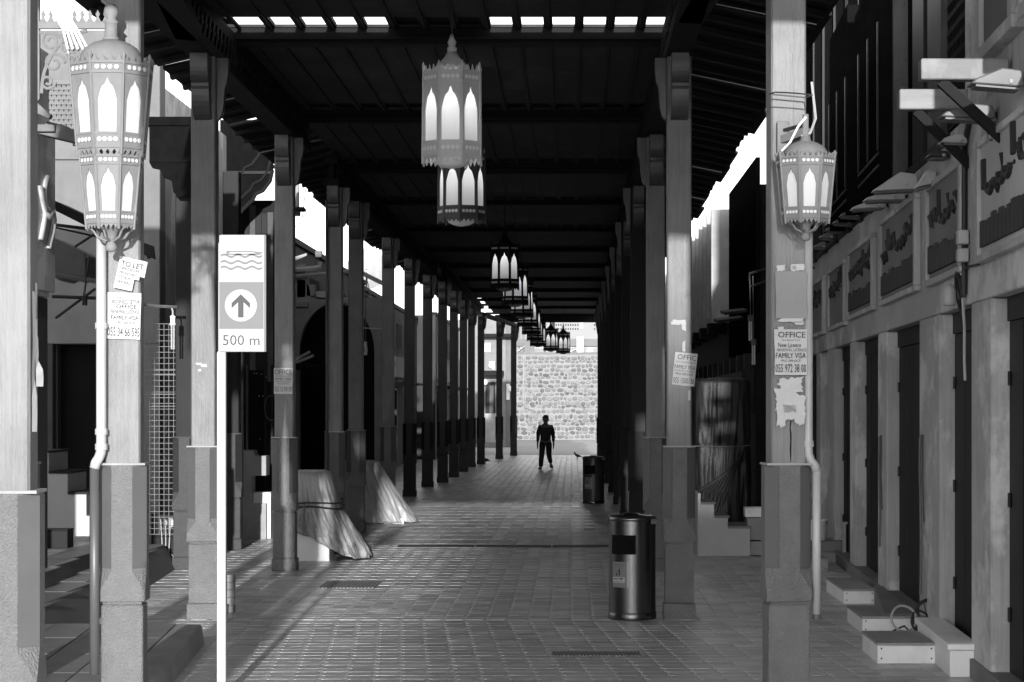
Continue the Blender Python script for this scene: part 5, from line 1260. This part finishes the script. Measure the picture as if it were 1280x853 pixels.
# man facing the camera: his right side is at -x
man = thing('person', 'man in dark shirt and jeans walking along the middle of the arcade', 'person', (PX(682, 32), 32, 0)); man.scale = (1.14, 1.1, 1.0)
B = [(0, 0, .90, .14, .1), (0, 0, 1.02, .145, .095), (0, -.01, 1.17, .155, .1), (0, -.01, 1.32, .165, .1), (0, 0, 1.42, .1, .08), (0, -.01, 1.48, .055, .058), (0, -.02, 1.53, .074, .088), (0, -.02, 1.60, .088, .102), (0, -.02, 1.68, .072, .084)]
E = [(i, i+1) for i in range(8)]
def add(parent, *pts):
    for p in pts: B.append(p); E.append((parent, len(B)-1)); parent = len(B)-1
    return parent
for s in (-1, 1):
    e = add(3, (s*.17, 0, 1.38, .062), (s*.2, .01+.03*s, 1.2, .052), (s*.212, .01+.07*s, 1.06, .042), (s*.215, -.03+.09*s, .95, .035), (s*.222, -.05+.1*s, .84, .027), (s*.226, -.06+.1*s, .78, .036, .024))
    for q, (dx, l) in enumerate(((-.022, .07), (-.008, .08), (.008, .075), (.022, .06))):
        add(e, (s*.226+dx*.3, -.06+.1*s+dx, .73, .010), (s*.218+dx*.3, -.075+.1*s+dx, .73-l, .008))
    add(e, (s*.215, -.095+.1*s, .755, .010), (s*.21, -.11+.1*s, .72, .008))
add(0, (-.09, 0, .84, .088), (-.095, -.06, .62, .075), (-.11, -.09, .46, .058), (-.125, -.06, .28, .055), (-.135, -.02, .09, .038), (-.15, -.08, .045, .042, .035), (-.18, -.17, .03, .038, .022))
add(0, (.09, 0, .84, .088), (.09, .02, .62, .075), (.095, .03, .47, .058), (.115, .2, .33, .055), (.14, .35, .2, .036), (.155, .33, .13, .04, .035), (.17, .27, .05, .036, .022))
skin('body', B, E, SKIN, man)
SB = [(0, 0, .86, .165, .12), (0, 0, 1.0, .16, .112), (0, -.01, 1.17, .168, .118), (0, -.01, 1.30, .172, .115), (0, 0, 1.425, .105, .085)]
SE = [(0, 1), (1, 2), (2, 3), (3, 4)]
for s in (-1, 1):
    SB += [(s*.165, 0, 1.355, .07), (s*.2, .01+.03*s, 1.2, .064), (s*.212, .01+.07*s, 1.06, .056), (s*.215, -.03+.09*s, .95, .048), (s*.22, -.045+.1*s, .88, .042)]; n = len(SB); SE += [(3, n-5), (n-5, n-4), (n-4, n-3), (n-3, n-2), (n-2, n-1)]
skin('shirt', SB, SE, SHIRT, man)
TB = [(0, 0, .98, .15, .108), (-.09, 0, .82, .1), (-.095, -.06, .62, .09), (-.11, -.09, .46, .08), (-.125, -.06, .28, .075), (-.135, -.02, .07, .066), (.09, 0, .82, .1), (.09, .02, .62, .09), (.095, .03, .47, .08), (.115, .2, .33, .073), (.14, .345, .21, .062)]
skin('jeans', TB, [(0, 1), (1, 2), (2, 3), (3, 4), (4, 5), (0, 6), (6, 7), (7, 8), (8, 9), (9, 10)], JEANS, man)
skin('shoe', [(-.135, .02, .05, .05), (-.15, -.08, .045, .05, .042), (-.185, -.2, .03, .045, .028)], [(0, 1), (1, 2)], SHOE, man)
skin('shoe', [(.14, .37, .17, .05), (.155, .32, .1, .05, .042), (.175, .25, .035, .045, .028)], [(0, 1), (1, 2)], SHOE, man)
skin('hair', [(0, .02, 1.58, .085, .085), (0, .012, 1.65, .102, .115), (0, -.003, 1.71, .088, .1), (0, 0, 1.755, .03, .035)], [(0, 1), (1, 2), (2, 3)], HAIR, man)
for s in (-1, 1):
    MB().lathe([(.003, -.01), (.011, 0), (.003, .01)], 8).build('eye', HAIR, man, loc=(s*.03, -.108, 1.61)); MB().lathe([(.006, -.028), (.014, -.01), (.015, .012), (.006, .028)], 8).build('ear', SKIN, man, loc=(s*.082, -.01, 1.6))
MB().tube([(0, -.105, 1.615), (0, -.128, 1.575), (0, -.11, 1.565)], [.008, .014, .01], 6).build('nose', SKIN, man); MB().tube([(-.022, -.098, 1.538), (0, -.107, 1.536), (.022, -.098, 1.538)], .006, 5).build('mouth', JEANS, man)
def pigeon(px_, D, label, rz, s=1.):
    r = thing('pigeon', label, 'pigeon', (PX(px_, D), D, 0), rz, 'pigeons on the arcade floor'); r.scale = (s, s, s)
    skin('body', [(0, 0, .15, .06), (.07, 0, .17, .05), (.11, 0, .23, .03), (.125, 0, .28, .026), (.155, 0, .275, .01), (-.08, 0, .125, .045), (-.15, 0, .1, .03, .012), (-.22, 0, .085, .028, .008), (.0, .03, .08, .012), (.0, .03, .015, .006), (.0, -.03, .08, .012), (.0, -.03, .015, .006), (.04, .03, .006, .005), (.04, -.03, .006, .005)],
         [(0, 1), (1, 2), (2, 3), (3, 4), (0, 5), (5, 6), (6, 7), (0, 8), (8, 9), (0, 10), (10, 11), (9, 12), (11, 13)], FEATH, r, 1)
    for sd in (-1, 1): skin('wing', [(.04, sd*.05, .175, .035, .012), (-.05, sd*.058, .15, .035, .012), (-.15, sd*.03, .11, .015, .006)], [(0, 1), (1, 2)], FEATH, r, 1)
pigeon(607, 35.2, 'dark pigeon by the black block near the free-standing left pillars', R(150), 1.05)
pigeon(722, 38.2, 'dark pigeon on the pale ground right of the walking man', R(160), 1.0)

# ------------------------------------------------------------------ put every thing at its real distance
LONG = ('litter', 'paving', 'pavement', 'drain_cover', 'drain_channel', 'arcade_roof', 'shop_row', 'corner_shop', 'finned_house', 'lane_shop', 'white_box', 'low_bench', 'door_step')
for o in [q for q in C.objects if q.parent is None and q.type in ('EMPTY', 'MESH')]:
    nm = o.name.split('.')[0]; d = OFF.get(o.name, 0)
    o.location.y = K*(o.location.y-d)+d
    if nm in LONG and not (nm == 'white_box' and o.type == 'MESH'): o.scale.y = K
    if nm == 'shop_sign': o.scale.y = K
    if abs(o.rotation_euler.z+AF) < 1e-4: o.rotation_euler.z = -math.atan(.08/K)
